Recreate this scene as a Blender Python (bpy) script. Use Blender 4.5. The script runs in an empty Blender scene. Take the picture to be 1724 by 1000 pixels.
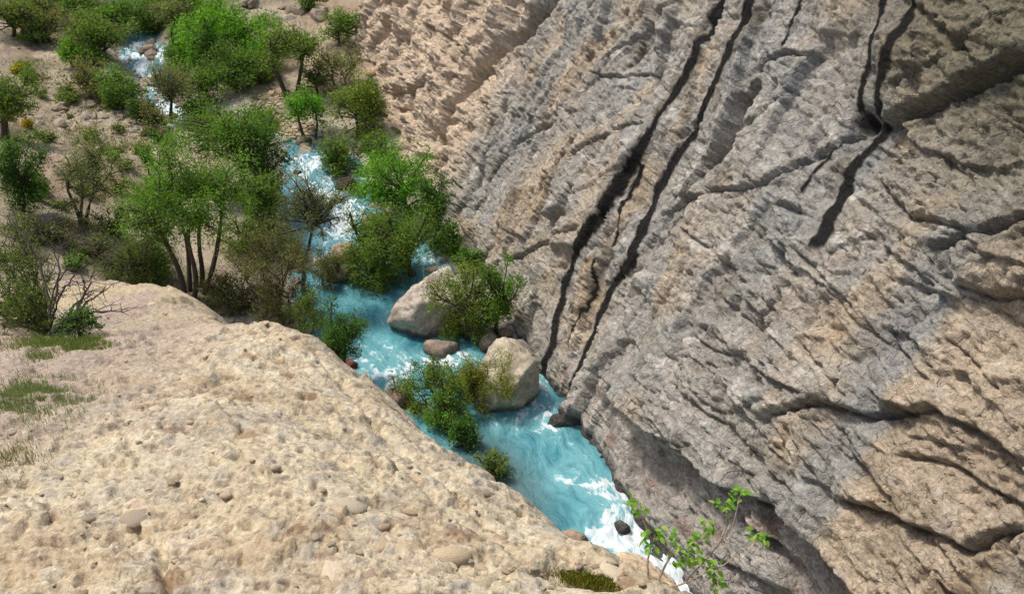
import bpy, math, random
import numpy as np
from mathutils import Vector

# ------------------------------------------------------------------ camera, sky, sun, exposure
SC = bpy.context.scene
COL = SC.collection
F_PX, PITCH, EYE = 1656.0, math.radians(30.0), 18.0
cam_data = bpy.data.cameras.new('camera')
cam_data.sensor_width = 36.0
cam_data.lens = 36.0 * F_PX / 1724.0
cam_data.clip_start, cam_data.clip_end = 0.1, 600.0
cam = bpy.data.objects.new('camera', cam_data)
cam.location = (0, 0, EYE)
cam.rotation_euler = (math.radians(90) - PITCH, 0, 0)
COL.objects.link(cam)
SC.camera = cam

SUN_DIR = Vector((-0.42, 0.16, 0.89)).normalized()          # from the ground towards the sun
SUN_EL = math.asin(SUN_DIR.z)
SUN_ROT = math.atan2(SUN_DIR.x, SUN_DIR.y)
world = bpy.data.worlds.new('World')
SC.world = world
world.use_nodes = True
wn = world.node_tree
wn.nodes.clear()
sky = wn.nodes.new('ShaderNodeTexSky')
sky.sky_type = 'NISHITA'
sky.sun_disc = False
sky.sun_elevation = SUN_EL
sky.sun_rotation = SUN_ROT
sky.dust_density = 3.0
sky.air_density = 0.8
bg = wn.nodes.new('ShaderNodeBackground')
bg.inputs['Strength'].default_value = 0.15
wo = wn.nodes.new('ShaderNodeOutputWorld')
wn.links.new(sky.outputs[0], bg.inputs[0])
wn.links.new(bg.outputs[0], wo.inputs[0])
sun_data = bpy.data.lights.new('sun', 'SUN')
sun_data.energy = 2.5
sun_data.angle = math.radians(8.0)
sun_data.color = (1.0, 0.95, 0.87)
sun = bpy.data.objects.new('sun', sun_data)
sun.rotation_euler = SUN_DIR.to_track_quat('Z', 'Y').to_euler()
sun.location = (-20, 10, 60)
COL.objects.link(sun)
SC.view_settings.view_transform = 'Standard'
SC.view_settings.look = 'None'
SC.view_settings.gamma = 1.0
SC.view_settings.use_curve_mapping = False
SC.view_settings.exposure = 0.38
SC.cycles.max_bounces = 6
SC.cycles.transparent_max_bounces = 6

RNG = np.random.default_rng(11)
random.seed(11)

# ------------------------------------------------------------------ noise
_tr = np.random.default_rng(2024)
PERM = _tr.permutation(4096).astype(np.int32)
TAB01 = _tr.random(4096).astype(np.float32)
TABC, TABS = np.cos(TAB01 * 2 * math.pi), np.sin(TAB01 * 2 * math.pi)

def hidx(ix, iy, seed):
    return PERM[(PERM[(ix + seed * 193) & 4095] + iy + seed * 71) & 4095]

def h01(ix, iy, seed):
    return TAB01[hidx(ix, iy, seed)]

def perlin(x, y, seed=0):
    x, y = np.asarray(x, np.float32), np.asarray(y, np.float32)
    ix, iy = np.floor(x), np.floor(y)
    fx, fy = x - ix, y - iy
    ix, iy = ix.astype(np.int32), iy.astype(np.int32)
    sx, sy = fx * fx * fx * (fx * (fx * 6 - 15) + 10), fy * fy * fy * (fy * (fy * 6 - 15) + 10)
    def g(dx, dy):
        i = hidx(ix + dx, iy + dy, seed)
        return TABC[i] * (fx - dx) + TABS[i] * (fy - dy)
    a, b, c, d = g(0, 0), g(1, 0), g(0, 1), g(1, 1)
    return ((a + sx * (b - a)) * (1 - sy) + (c + sx * (d - c)) * sy) * 1.5

def fbm(x, y, octs=4, seed=0, gain=0.5, lac=2.03):
    s, a, t = 0.0, 1.0, 0.0
    for i in range(octs):
        s = s + a * perlin(x * lac ** i + 17.3 * i, y * lac ** i - 9.1 * i, seed + i * 7)
        t += a
        a *= gain
    return s / t

def ridged(x, y, octs=4, seed=0, gain=0.5):
    s, a, t = 0.0, 1.0, 0.0
    for i in range(octs):
        s = s + a * (1 - 2 * np.abs(perlin(x * 2.03 ** i + 11.7 * i, y * 2.03 ** i + 5.3 * i, seed + i * 5)))
        t += a
        a *= gain
    return s / t

def worley(x, y, seed=0, jit=0.9):
    """F1, F2 and for the nearest cell: two offsets to its point, three randoms"""
    ix, iy = np.floor(x).astype(np.int32), np.floor(y).astype(np.int32)
    f1 = np.full(x.shape, 9.0)
    f2 = np.full(x.shape, 9.0)
    cx, cy = np.zeros(x.shape, np.int32), np.zeros(x.shape, np.int32)
    ox, oy = np.zeros(x.shape), np.zeros(x.shape)
    for dx in (-1, 0, 1):
        for dy in (-1, 0, 1):
            jx, jy = ix + dx, iy + dy
            px = jx + 0.5 + (h01(jx, jy, seed) - 0.5) * jit
            py = jy + 0.5 + (h01(jx, jy, seed + 101) - 0.5) * jit
            ddx, ddy = x - px, y - py
            d = np.sqrt(ddx * ddx + ddy * ddy)
            near = d < f1
            f2 = np.where(near, f1, np.minimum(f2, d))
            f1 = np.where(near, d, f1)
            cx, cy = np.where(near, jx, cx), np.where(near, jy, cy)
            ox, oy = np.where(near, ddx, ox), np.where(near, ddy, oy)
    return f1, f2, ox, oy, h01(cx, cy, seed + 5), h01(cx, cy, seed + 6), h01(cx, cy, seed + 7)

def perlin3(p, seed=0):
    """cheap 3-D noise out of three plane noises"""
    return (perlin(p[:, 0] + 3.1, p[:, 1] + p[:, 2] * 0.37, seed) + perlin(p[:, 1] - 7.7, p[:, 2] + p[:, 0] * 0.31, seed + 1)
            + perlin(p[:, 2] + 5.5, p[:, 0] + p[:, 1] * 0.29, seed + 2)) / 1.9

def sstep(a, b, x):
    t = np.clip((x - a) / (b - a), 0, 1)
    return t * t * (3 - 2 * t)

def polydist(x, y, pts, margin=1e9):
    """distance to a polyline, side (+1 = left of its direction), share of its length"""
    pts = np.asarray(pts, float)
    d = np.full(x.shape, 1e6)
    side = np.ones(x.shape)
    tt = np.zeros(x.shape)
    lo, hi = pts.min(0) - margin, pts.max(0) + margin
    m = (x > lo[0]) & (x < hi[0]) & (y > lo[1]) & (y < hi[1])
    X, Y = x[m], y[m]
    bd, bs, bt = np.full(X.shape, 1e6), np.ones(X.shape), np.zeros(X.shape)
    L = np.r_[0, np.cumsum(np.hypot(*np.diff(pts, axis=0).T))]
    for i in range(len(pts) - 1):
        a, b = pts[i], pts[i + 1]
        e = b - a
        l2 = e @ e + 1e-12
        t = np.clip(((X - a[0]) * e[0] + (Y - a[1]) * e[1]) / l2, 0, 1)
        dx, dy = X - a[0] - t * e[0], Y - a[1] - t * e[1]
        dd = np.hypot(dx, dy)
        n = dd < bd
        bd = np.where(n, dd, bd)
        bs = np.where(n, np.sign(e[0] * dy - e[1] * dx), bs)
        bt = np.where(n, (L[i] + t * (L[i + 1] - L[i])) / L[-1], bt)
    d[m], side[m], tt[m] = bd, bs, bt
    return d, side, tt

# ------------------------------------------------------------------ survey: from the photograph to the place
CAM = np.array([0, 0, EYE])
def ray(px, py):
    a, b = (px - 862) / F_PX, -(py - 500) / F_PX
    return np.array([a, math.cos(PITCH) + b * math.sin(PITCH), -math.sin(PITCH) + b * math.cos(PITCH)])

def at(px, py, k):
    return CAM + ray(px, py) * k

def project(P):
    q = np.asarray(P) - CAM
    dep = q[..., 1] * math.cos(PITCH) - q[..., 2] * math.sin(PITCH)
    up = q[..., 1] * math.sin(PITCH) + q[..., 2] * math.cos(PITCH)
    return 862 + F_PX * q[..., 0] / dep, 500 - F_PX * up / dep, dep

def zwater(y):
    return np.interp(y, [20, 30, 36, 45, 60, 75], [0, 0, .4, 1.2, 3.0, 4.5])

def water_hit(px, py):
    d = ray(px, py)
    t = 20.0
    for _ in range(60):
        t = .5 * t + .5 * (zwater(d[1] * t) - EYE) / d[2]
    return CAM + d * t

# ------------------------------------------------------------------ object helpers
def tag(o, label=None, cat=None, group=None, kind=None):
    if label: o['label'] = label
    if cat: o['category'] = cat
    if group: o['group'] = group
    if kind: o['kind'] = kind
    return o

def link(name, me, parent=None, mat=None):
    if mat is not None and len(me.materials) == 0:
        me.materials.append(mat)
    o = bpy.data.objects.new(name, me)
    COL.objects.link(o)
    if parent is not None:
        o.parent = parent
    return o

def empty(name, loc):
    o = bpy.data.objects.new(name, None)
    o.empty_display_size = 0.2
    o.location = loc
    COL.objects.link(o)
    return o

def mesh_np(name, verts, faces, smooth=True, attrs=None, cols=None):
    """faces: (n, 3) or (n, 4) array"""
    verts = np.ascontiguousarray(verts, np.float32)
    faces = np.ascontiguousarray(faces, np.int32)
    me = bpy.data.meshes.new(name)
    n, k = faces.shape
    me.vertices.add(len(verts))
    me.vertices.foreach_set('co', verts.ravel())
    me.loops.add(n * k)
    me.loops.foreach_set('vertex_index', faces.ravel())
    me.polygons.add(n)
    me.polygons.foreach_set('loop_start', np.arange(0, n * k, k, dtype=np.int32))
    me.polygons.foreach_set('loop_total', np.full(n, k, np.int32))
    me.polygons.foreach_set('use_smooth', np.full(n, smooth, bool))
    for nm, v in (attrs or {}).items():
        a = me.attributes.new(nm, 'FLOAT', 'POINT')
        a.data.foreach_set('value', np.ascontiguousarray(v, np.float32).ravel())
    for nm, v in (cols or {}).items():
        a = me.attributes.new(nm, 'FLOAT_COLOR', 'POINT')
        c = np.ones((len(verts), 4), np.float32)
        c[:, :3] = np.clip(v, 0, 1)
        a.data.foreach_set('color', c.ravel())
    me.update()
    me.validate()
    return me

def grid_faces(nr, nc, flip=False):
    i = np.arange(nr - 1)[:, None] * nc + np.arange(nc - 1)[None, :]
    f = np.stack([i, i + 1, i + nc + 1, i + nc], -1).reshape(-1, 4)
    return f[:, ::-1] if flip else f

def lin(r, g, b):
    c = np.array([r, g, b], float) / 255
    return np.where(c <= .04045, c / 12.92, ((c + .055) / 1.055) ** 2.4)

def mixc(a, b, t):
    t = np.asarray(t)[..., None]
    return a * (1 - t) + b * t

# ------------------------------------------------------------------ materials
def new_mat(name):
    m = bpy.data.materials.new(name)
    m.use_nodes = True
    nt = m.node_tree
    nt.nodes.clear()
    out = nt.nodes.new('ShaderNodeOutputMaterial')
    return m, nt, out

def rock_material(name, fine=18.0, bump=0.02, grain=0.35, stretch=(1, 1, 1), rough=0.9, use_attr=True, base=(.4, .33, .25), vary=0.0):
    m, nt, out = new_mat(name)
    N, L = nt.nodes.new, nt.links.new
    b = N('ShaderNodeBsdfPrincipled')
    b.inputs['Roughness'].default_value = rough
    b.inputs['Specular IOR Level'].default_value = 0.25
    tc = N('ShaderNodeTexCoord')
    mp = N('ShaderNodeMapping')
    mp.inputs['Scale'].default_value = stretch
    L(tc.outputs['Object'], mp.inputs[0])
    n1 = N('ShaderNodeTexNoise')
    n1.inputs['Scale'].default_value = fine
    n1.inputs['Detail'].default_value = 6
    n1.inputs['Roughness'].default_value = 0.65
    L(mp.outputs[0], n1.inputs[0])
    n2 = N('ShaderNodeTexNoise')
    n2.inputs['Scale'].default_value = fine * 0.22
    n2.inputs['Detail'].default_value = 4
    L(mp.outputs[0], n2.inputs[0])
    mr = N('ShaderNodeMapRange')
    mr.inputs['From Min'].default_value, mr.inputs['From Max'].default_value = 0.25, 0.75
    mr.inputs['To Min'].default_value, mr.inputs['To Max'].default_value = 1 - grain, 1 + grain
    L(n1.outputs['Fac'], mr.inputs[0])
    if use_attr:
        at_ = N('ShaderNodeAttribute')
        at_.attribute_name = 'Col'
        col = at_.outputs['Color']
    else:
        rgb = N('ShaderNodeRGB')
        rgb.outputs[0].default_value = (*base, 1)
        col = rgb.outputs[0]
    if vary:
        oi = N('ShaderNodeObjectInfo')
        rmp = N('ShaderNodeValToRGB')
        cr = rmp.color_ramp
        cr.elements[0].color = (*lin(196, 176, 145), 1)
        cr.elements[1].color = (*lin(178, 150, 128), 1)
        for p, c in ((.2, (214, 197, 164)), (.4, (172, 152, 124)), (.55, (206, 184, 150)), (.7, (160, 146, 126)), (.85, (222, 206, 174))):
            e = cr.elements.new(p)
            e.color = (*lin(*c), 1)
        L(oi.outputs['Random'], rmp.inputs[0])
        col = rmp.outputs[0]
    mx = N('ShaderNodeMix')
    mx.data_type, mx.blend_type = 'RGBA', 'MULTIPLY'
    mx.inputs[0].default_value = 1.0
    L(col, mx.inputs[6])
    L(mr.outputs[0], mx.inputs[7])
    L(mx.outputs[2], b.inputs['Base Color'])
    add = N('ShaderNodeMath')
    add.operation = 'MULTIPLY_ADD'
    add.inputs[1].default_value = 2.0
    L(n2.outputs['Fac'], add.inputs[0])
    L(n1.outputs['Fac'], add.inputs[2])
    bp = N('ShaderNodeBump')
    bp.inputs['Strength'].default_value = 0.9
    bp.inputs['Distance'].default_value = bump
    L(add.outputs[0], bp.inputs['Height'])
    L(bp.outputs[0], b.inputs['Normal'])
    L(b.outputs[0], out.inputs[0])
    return m

def bedded_material(name):
    m, nt, out = new_mat(name)
    N, L = nt.nodes.new, nt.links.new
    b = N('ShaderNodeBsdfPrincipled')
    b.inputs['Roughness'].default_value = 0.92
    b.inputs['Specular IOR Level'].default_value = 0.2
    def attr(n):
        a = N('ShaderNodeAttribute')
        a.attribute_name = n
        return a
    u, v, rt, col = attr('u'), attr('v'), attr('right'), attr('Col')
    def comb(fu, fv):
        c = N('ShaderNodeCombineXYZ')
        for src, f, k in ((u, fu, 0), (v, fv, 1)):
            q = N('ShaderNodeMath')
            q.operation = 'MULTIPLY'
            q.inputs[1].default_value = f
            L(src.outputs['Fac'], q.inputs[0])
            L(q.outputs[0], c.inputs[k])
        return c.outputs[0]
    def noise(vec, sc, det, rough, dist=0.0):
        n = N('ShaderNodeTexNoise')
        n.inputs['Scale'].default_value = sc
        n.inputs['Detail'].default_value = det
        n.inputs['Roughness'].default_value = rough
        n.inputs['Distortion'].default_value = dist
        L(vec, n.inputs[0])
        return n.outputs['Fac']
    nb = noise(comb(1.3, 6.0), 1.6, 9, .62, .6)
    nf = noise(comb(6.0, 1.3), 1.6, 9, .62, .6)
    tc = N('ShaderNodeTexCoord').outputs['Object']
    ni = noise(tc, 7.0, 10, .72, .3)
    mx = N('ShaderNodeMix')
    L(rt.outputs['Fac'], mx.inputs[0])
    L(nf, mx.inputs[2])
    L(nb, mx.inputs[3])
    lam_ = mx.outputs[0]
    def rng_(x, a, b_, c, d):
        r_ = N('ShaderNodeMapRange')
        for k, val in zip(('From Min', 'From Max', 'To Min', 'To Max'), (a, b_, c, d)):
            r_.inputs[k].default_value = val
        L(x, r_.inputs[0])
        return r_.outputs[0]
    def crackle(fu, fv, sc):
        wv_ = N('ShaderNodeVectorMath')
        wv_.operation = 'MULTIPLY_ADD'
        nn = N('ShaderNodeTexNoise')
        nn.inputs['Scale'].default_value = 2.6
        nn.inputs['Detail'].default_value = 5
        cc = tc
        L(cc, nn.inputs[0])
        L(nn.outputs['Color'], wv_.inputs[0])
        wv_.inputs[1].default_value = (.55, .55, .55)
        L(cc, wv_.inputs[2])
        vo = N('ShaderNodeTexVoronoi')
        vo.feature = 'DISTANCE_TO_EDGE'
        vo.inputs['Scale'].default_value = sc
        L(wv_.outputs[0], vo.inputs['Vector'])
        return rng_(vo.outputs['Distance'], 0, .10, 0, 1)
    ck1, ck2 = crackle(1.0, 1.7, 2.2), crackle(1.0, 1.5, 6.5)
    g1, g2 = rng_(lam_, .3, .7, .84, 1.14), rng_(ni, .30, .70, .62, 1.32)
    pr = N('ShaderNodeMath')
    pr.operation = 'MULTIPLY'
    L(g1, pr.inputs[0])
    L(g2, pr.inputs[1])
    mc = N('ShaderNodeMix')
    mc.data_type, mc.blend_type = 'RGBA', 'MULTIPLY'
    mc.inputs[0].default_value = 1.0
    L(col.outputs['Color'], mc.inputs[6])
    L(pr.outputs[0], mc.inputs[7])
    L(mc.outputs[2], b.inputs['Base Color'])
    b1 = N('ShaderNodeBump')
    b1.inputs['Distance'].default_value = 0.07
    b1.inputs['Strength'].default_value = 1.0
    L(lam_, b1.inputs['Height'])
    b2 = N('ShaderNodeBump')
    b2.inputs['Distance'].default_value = 0.05
    b2.inputs['Strength'].default_value = 1.0
    L(ni, b2.inputs['Height'])
    L(b1.outputs[0], b2.inputs['Normal'])
    prev = b2
    for hgt, dist in ((ck1, .022), (ck2, .012)):
        b3 = N('ShaderNodeBump')
        b3.inputs['Distance'].default_value = dist
        L(hgt, b3.inputs['Height'])
        L(prev.outputs[0], b3.inputs['Normal'])
        prev = b3
    L(prev.outputs[0], b.inputs['Normal'])
    L(b.outputs[0], out.inputs[0])
    return m

def leaf_material(name, trans=0.5, rough=0.55):
    m, nt, out = new_mat(name)
    N, L = nt.nodes.new, nt.links.new
    a = N('ShaderNodeAttribute')
    a.attribute_name = 'Col'
    b = N('ShaderNodeBsdfPrincipled')
    b.inputs['Roughness'].default_value = rough
    b.inputs['Specular IOR Level'].default_value = 0.3
    L(a.outputs['Color'], b.inputs['Base Color'])
    t = N('ShaderNodeBsdfTranslucent')
    g = N('ShaderNodeMix')
    g.data_type, g.blend_type = 'RGBA', 'MULTIPLY'
    g.inputs[0].default_value = 1
    g.inputs[7].default_value = (1.25, 1.3, 0.55, 1)
    L(a.outputs['Color'], g.inputs[6])
    L(g.outputs[2], t.inputs[0])
    mx = N('ShaderNodeMixShader')
    mx.inputs[0].default_value = trans
    L(b.outputs[0], mx.inputs[1])
    L(t.outputs[0], mx.inputs[2])
    L(mx.outputs[0], out.inputs[0])
    return m

def bark_material(name, c):
    m, nt, out = new_mat(name)
    N, L = nt.nodes.new, nt.links.new
    b = N('ShaderNodeBsdfPrincipled')
    b.inputs['Roughness'].default_value = 0.9
    n = N('ShaderNodeTexNoise')
    n.inputs['Scale'].default_value = 14
    n.inputs['Detail'].default_value = 5
    r = N('ShaderNodeValToRGB')
    r.color_ramp.elements[0].color = (*(np.array(c) * 0.6), 1)
    r.color_ramp.elements[1].color = (*(np.array(c) * 1.5), 1)
    L(n.outputs['Fac'], r.inputs[0])
    L(r.outputs[0], b.inputs['Base Color'])
    bp = N('ShaderNodeBump')
    bp.inputs['Distance'].default_value = 0.02
    L(n.outputs['Fac'], bp.inputs['Height'])
    L(bp.outputs[0], b.inputs['Normal'])
    L(b.outputs[0], out.inputs[0])
    return m

def water_material():
    m, nt, out = new_mat('river_water')
    N, L = nt.nodes.new, nt.links.new
    def attr(n):
        a = N('ShaderNodeAttribute')
        a.attribute_name = n
        return a
    c = N('ShaderNodeCombineXYZ')
    for nm, f, k in (('along', 1.7, 0), ('across', 6.8, 1)):
        q = N('ShaderNodeMath')
        q.operation = 'MULTIPLY'
        q.inputs[1].default_value = f
        L(attr(nm).outputs['Fac'], q.inputs[0])
        L(q.outputs[0], c.inputs[k])
    n = N('ShaderNodeTexNoise')
    n.inputs['Scale'].default_value = 1.0
    n.inputs['Detail'].default_value = 8
    n.inputs['Roughness'].default_value = .68
    n.inputs['Distortion'].default_value = 1.1
    L(c.outputs[0], n.inputs[0])
    ad = N('ShaderNodeMath')
    ad.operation = 'MULTIPLY_ADD'
    ad.inputs[1].default_value = 2.2
    L(n.outputs['Fac'], ad.inputs[0])
    sub = N('ShaderNodeMath')
    sub.operation = 'SUBTRACT'
    sub.inputs[1].default_value = 1.10
    L(attr('foam').outputs['Fac'], sub.inputs[0])
    L(sub.outputs[0], ad.inputs[2])
    mr = N('ShaderNodeMapRange')
    mr.interpolation_type = 'SMOOTHSTEP'
    mr.inputs['From Min'].default_value, mr.inputs['From Max'].default_value = .34, .96
    L(ad.outputs[0], mr.inputs[0])
    mx = N('ShaderNodeMix')
    mx.data_type = 'RGBA'
    L(mr.outputs[0], mx.inputs[0])
    L(attr('Col').outputs['Color'], mx.inputs[6])
    mx.inputs[7].default_value = (.72, .78, .80, 1)
    b = N('ShaderNodeBsdfPrincipled')
    L(mx.outputs[2], b.inputs['Base Color'])
    r2 = N('ShaderNodeMapRange')
    r2.inputs['To Min'].default_value, r2.inputs['To Max'].default_value = .10, .75
    L(mr.outputs[0], r2.inputs[0])
    L(r2.outputs[0], b.inputs['Roughness'])
    b.inputs['IOR'].default_value = 1.33
    bp = N('ShaderNodeBump')
    bp.inputs['Distance'].default_value = .10
    bp.inputs['Strength'].default_value = .9
    L(n.outputs['Fac'], bp.inputs['Height'])
    L(bp.outputs[0], b.inputs['Normal'])
    L(b.outputs[0], out.inputs[0])
    return m

M_CLIFF = bedded_material('cliff_rock')
M_LEDGE = rock_material('conglomerate', fine=34.0, bump=0.028, grain=0.42)
M_COBBLE = rock_material('cobble_stone', fine=40.0, bump=0.006, grain=0.18, vary=1.0)
M_GROUND = rock_material('hillside_earth', fine=9.0, bump=0.05, grain=0.35)
M_BOULDER = rock_material('river_boulder', fine=8.0, bump=0.06, grain=0.35)
M_LEAF = leaf_material('leaf')
M_GRASS = leaf_material('grass_blade', trans=0.25)
M_BARK = bark_material('bark', (.075, .055, .04))
M_TWIG = bark_material('young_twig', (.32, .24, .16))
M_WATER = water_material()

# ------------------------------------------------------------------ the cliff: a face leaning back at 64 degrees across the river
TH = math.radians(64)
CD = np.array([-.34, .94, 0.0]); CD /= np.linalg.norm(CD)      # along the strike, upstream
NH = np.array([-CD[1], CD[0], 0.0])                              # horizontal, out over the river
CN = NH * math.sin(TH) + np.array([0, 0, math.cos(TH)])
CS = -NH * math.cos(TH) + np.array([0, 0, math.sin(TH)])         # up the face
CF = np.array([1.7, 24.0, 0.0])

H0 = None                                                        # relief known so far, once there is some
def face_uv(px, py, off=0.0):
    d = ray(px, py)
    for _ in range(12):
        k = np.dot(CF + CN * off - CAM, CN) / np.dot(d, CN)
        P = CAM + d * k - CF
        u, v = P @ CD, P @ CS
        if H0 is None:
            break
        i, j = np.clip(np.searchsorted(vv, v), 0, nv - 1), np.clip(np.searchsorted(uu, u), 0, nu - 1)
        off = .5 * off + .5 * H0[i, j]
    return u, v

def UVs(pts, off=0.0):
    return np.array([face_uv(*p, off) for p in pts])

STAINS = [  # (points, width in metres)
    ([(1275, -40), (1260, 0), (1225, 90), (1190, 170), (1150, 250), (1110, 320), (1080, 390), (1060, 440), (1030, 480), (1010, 530), (990, 590), (985, 612), (965, 650), (945, 700), (925, 750)], .135),
    ([(1235, -30), (1205, 30), (1170, 90), (1140, 150), (1100, 210), (1068, 265), (1045, 292), (1020, 340), (985, 390), (965, 440), (950, 490), (935, 540), (932, 580), (912, 640), (900, 670)], .125),
    ([(1082, 280), (1062, 325), (1042, 370), (1020, 430), (1003, 475), (988, 515), (966, 550), (956, 595)], .055),
    ([(1497, -20), (1480, 50), (1465, 100), (1450, 130), (1440, 200)], .085),
    ([(1545, -20), (1520, 60), (1500, 120), (1490, 160), (1480, 212)], .12),
    ([(1482, 222), (1450, 270), (1430, 310), (1410, 350), (1390, 397), (1370, 430)], .16),
    ([(1350, 0), (1335, 50), (1318, 85)], .05),
    ([(1420, 240), (1370, 290), (1345, 325)], .035),
]
#   points, groove width, groove depth, step height (raised on the upper side), step fade length
CRACKS = [
    ([(1480, 222), (1520, 205), (1560, 190), (1620, 160), (1680, 130), (1760, 90)], .13, .42, .75, 2.2),
    ([(1100, 365), (1170, 330), (1250, 322), (1290, 310), (1360, 275), (1420, 240), (1480, 222)], .06, .22, .25, .9),
    ([(1390, 100), (1330, 90), (1270, 130)], .05, .2, .25, .8),
    ([(1760, 355), (1680, 385), (1600, 412), (1565, 422)], .07, .3, .35, 1.2),
    ([(790, 405), (800, 360), (820, 320), (850, 265), (870, 240), (905, 220), (945, 200)], .10, .35, .12, 1.0),
    ([(850, 265), (885, 220), (920, 160), (945, 120)], .07, .25, .1, .8),
    ([(1270, 710), (1330, 690), (1380, 680), (1420, 690), (1480, 706), (1520, 692), (1580, 690), (1640, 722), (1700, 760), (1760, 800)], .10, .32, .5, 1.6),
    ([(1400, 838), (1440, 850), (1490, 860), (1530, 880), (1580, 900), (1630, 932), (1680, 905), (1760, 880)], .10, .32, .5, 1.2),
    ([(1500, 765), (1540, 770), (1590, 780), (1640, 800), (1700, 830), (1760, 870)], .06, .24, .28, .8),
    ([(1480, 300), (1510, 340), (1540, 370), (1600, 380), (1650, 395)], .06, .28, .25, .8),
    ([(1480, 212), (1510, 150), (1600, 110), (1700, 20)], .05, .16, .2, .8),
    ([(1600, 480), (1640, 492), (1680, 503), (1760, 505)], .07, .28, .35, 1.0),
    ([(1020, 480), (1050, 465), (1090, 455)], .07, .28, .1, .4),
    ([(800, 470), (850, 440), (900, 420), (950, 390), (990, 375)], .05, .2, .2, .9),
    ([(1250, 610), (1270, 560), (1310, 500), (1335, 465)], .06, .25, -.1, .6),
    ([(1310, 340), (1330, 350), (1345, 365)], .14, .35, .1, .5),
    ([(1325, 450), (1340, 465)], .13, .40, 0, .5),
    ([(1300, 395), (1330, 430), (1336, 455)], .05, .2, .1, .5),
    ([(1490, 420), (1550, 460), (1600, 510)], .06, .15, .15, .6),
    ([(1380, 60), (1400, 120), (1420, 180), (1440, 210)], .06, .18, -.3, .8),
    ([(960, 330), (1010, 300), (1060, 280)], .05, .15, .12, .6),
    ([(900, 330), (960, 270), (1040, 220), (1090, 205)], .05, .22, .22, .8),
    ([(980, 120), (1030, 130), (1100, 125), (1130, 165)], .05, .2, .12, .6),
    ([(1150, 0), (1090, 60), (1030, 90), (1010, 130), (960, 180)], .06, .25, .2, .8),
    ([(930, 15), (870, 70), (840, 110), (800, 170), (780, 230)], .07, .3, .15, .8),
    ([(1150, 560), (1200, 590), (1260, 600)], .04, .15, .15, .6),
    ([(1120, 640), (1180, 690), (1250, 740), (1290, 790), (1340, 850)], .05, .18, .15, .7),
    ([(1380, 470), (1440, 540), (1520, 590), (1590, 660)], .05, .16, .12, .6),
    ([(1430, 760), (1500, 830), (1560, 900), (1640, 1000)], .06, .2, .2, .7),
    ([(1230, 590), (1300, 640), (1370, 670)], .05, .16, .2, .6),
    ([(700, 20), (720, 45), (750, 60), (775, 80)], .10, .35, .3, 1.2),
    ([(790, 130), (800, 150), (775, 165)], .14, .4, .2, .8),
    ([(650, 165), (700, 150), (740, 110)], .12, .3, .3, 1.2),
]

JOINTS = [[(1130, -20), (1020, 150), (930, 290), (860, 410)], [(1060, -20), (955, 130), (880, 240), (815, 330)], [(985, -20), (900, 90), (835, 195), (785, 290)], [(1185, 100), (1065, 300), (965, 450), (905, 535)], [(1385, -20), (1290, 170), (1205, 330), (1130, 480), (1050, 610)],
          [(1300, 110), (1215, 270), (1130, 430), (1065, 540)], [(1445, 230), (1350, 380), (1265, 540), (1180, 690)], [(905, 15), (825, 140), (770, 245)], [(1000, 60), (930, 180), (860, 300)], [(1120, 340), (1300, 520), (1450, 690)], [(1195, 480), (1330, 640), (1480, 810)], [(1560, 230), (1660, 330), (1750, 430)],
          [(1100, 560), (1200, 690), (1330, 850)], [(1300, 380), (1420, 500), (1530, 600)], [(1340, 760), (1440, 880), (1540, 1010)], [(1590, 560), (1680, 650), (1760, 720)], [(1240, -20), (1140, 190), (1100, 270)]]
nu, nv = 980, 620
su = np.linspace(0, 1, nu)
uu = -23 + 66 * (0.62 * su + 0.38 * su ** 2.2)
sv = np.linspace(0, 1, nv)
vv = -1.6 + 22.6 * (0.85 * sv + 0.15 * sv ** 2)
U, V = np.meshgrid(uu, vv)
wu = U + .35 * fbm(U * .35, V * .5, 3, 51) + .06 * fbm(U * 2.1, V * 2.1, 3, 52)
wv = V + .30 * fbm(U * .35, V * .5, 3, 61) + .06 * fbm(U * 2.1, V * 2.1, 3, 62)
cu = U + .10 * fbm(U * .9, V * .9, 3, 71) + .035 * perlin(U * 5, V * 5, 72)
cv = V + .10 * fbm(U * .9, V * .9, 3, 73) + .035 * perlin(U * 5, V * 5, 74)

right = sstep(-1, -6, U)                     # the lumpy downstream part
far = sstep(12.5, 15, U)                     # the buttress upstream
H = .55 * fbm(U * .10, V * .16, 3, 1) + .26 * fbm(wu * .33, wv * .55, 4, 2)
# rounded bodies drawn out along the strike
H += right * (.17 * ridged(wu * .20 + .05 * V, wv * .62, 2, 3, .4) + .07 * ridged(wu * .5, wv * 1.8, 3, 4))
H += (1 - right) * .07 * ridged(wu * .9, wv * .28, 3, 5)
# bedding laminae
lam = perlin(wu * .45, wv * 4.2, 7) + .3 * perlin(wu * 1.2 + 4, wv * 6.5, 8)
H += (.016 + .014 * right) * lam * (.5 + .8 * sstep(-.2, .4, fbm(U * .3, V * .3, 2, 9)))
# broken bedding ledges: sharp little overhangs running along the strike downstream, up the face upstream
for a, b, off, amp, sd in ((.10, 1.15, 0.0, .085, 15), (.16, 2.6, .3, .04, 16)):
    qq = wv * b + wu * a + .55 * fbm(U * .5, V * .8, 4, sd) + off
    H += right * amp * (1 - (qq - np.floor(qq))) * sstep(-.15, .3, fbm(U * .35 + sd, V * .6, 2, sd + 3))
for a, b, off, amp, sd in ((.62, .12, 0.0, .075, 17), (1.7, .2, .3, .035, 18)):
    qq = -wu * a + wv * b + .5 * fbm(U * .8, V * .5, 4, sd) + off
    H += (1 - right) * amp * (1 + 1.0 * sstep(4, 9, U)) * (1 - (qq - np.floor(qq))) * sstep(-.15, .3, fbm(U * .6 + sd, V * .35, 2, sd + 3))
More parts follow.
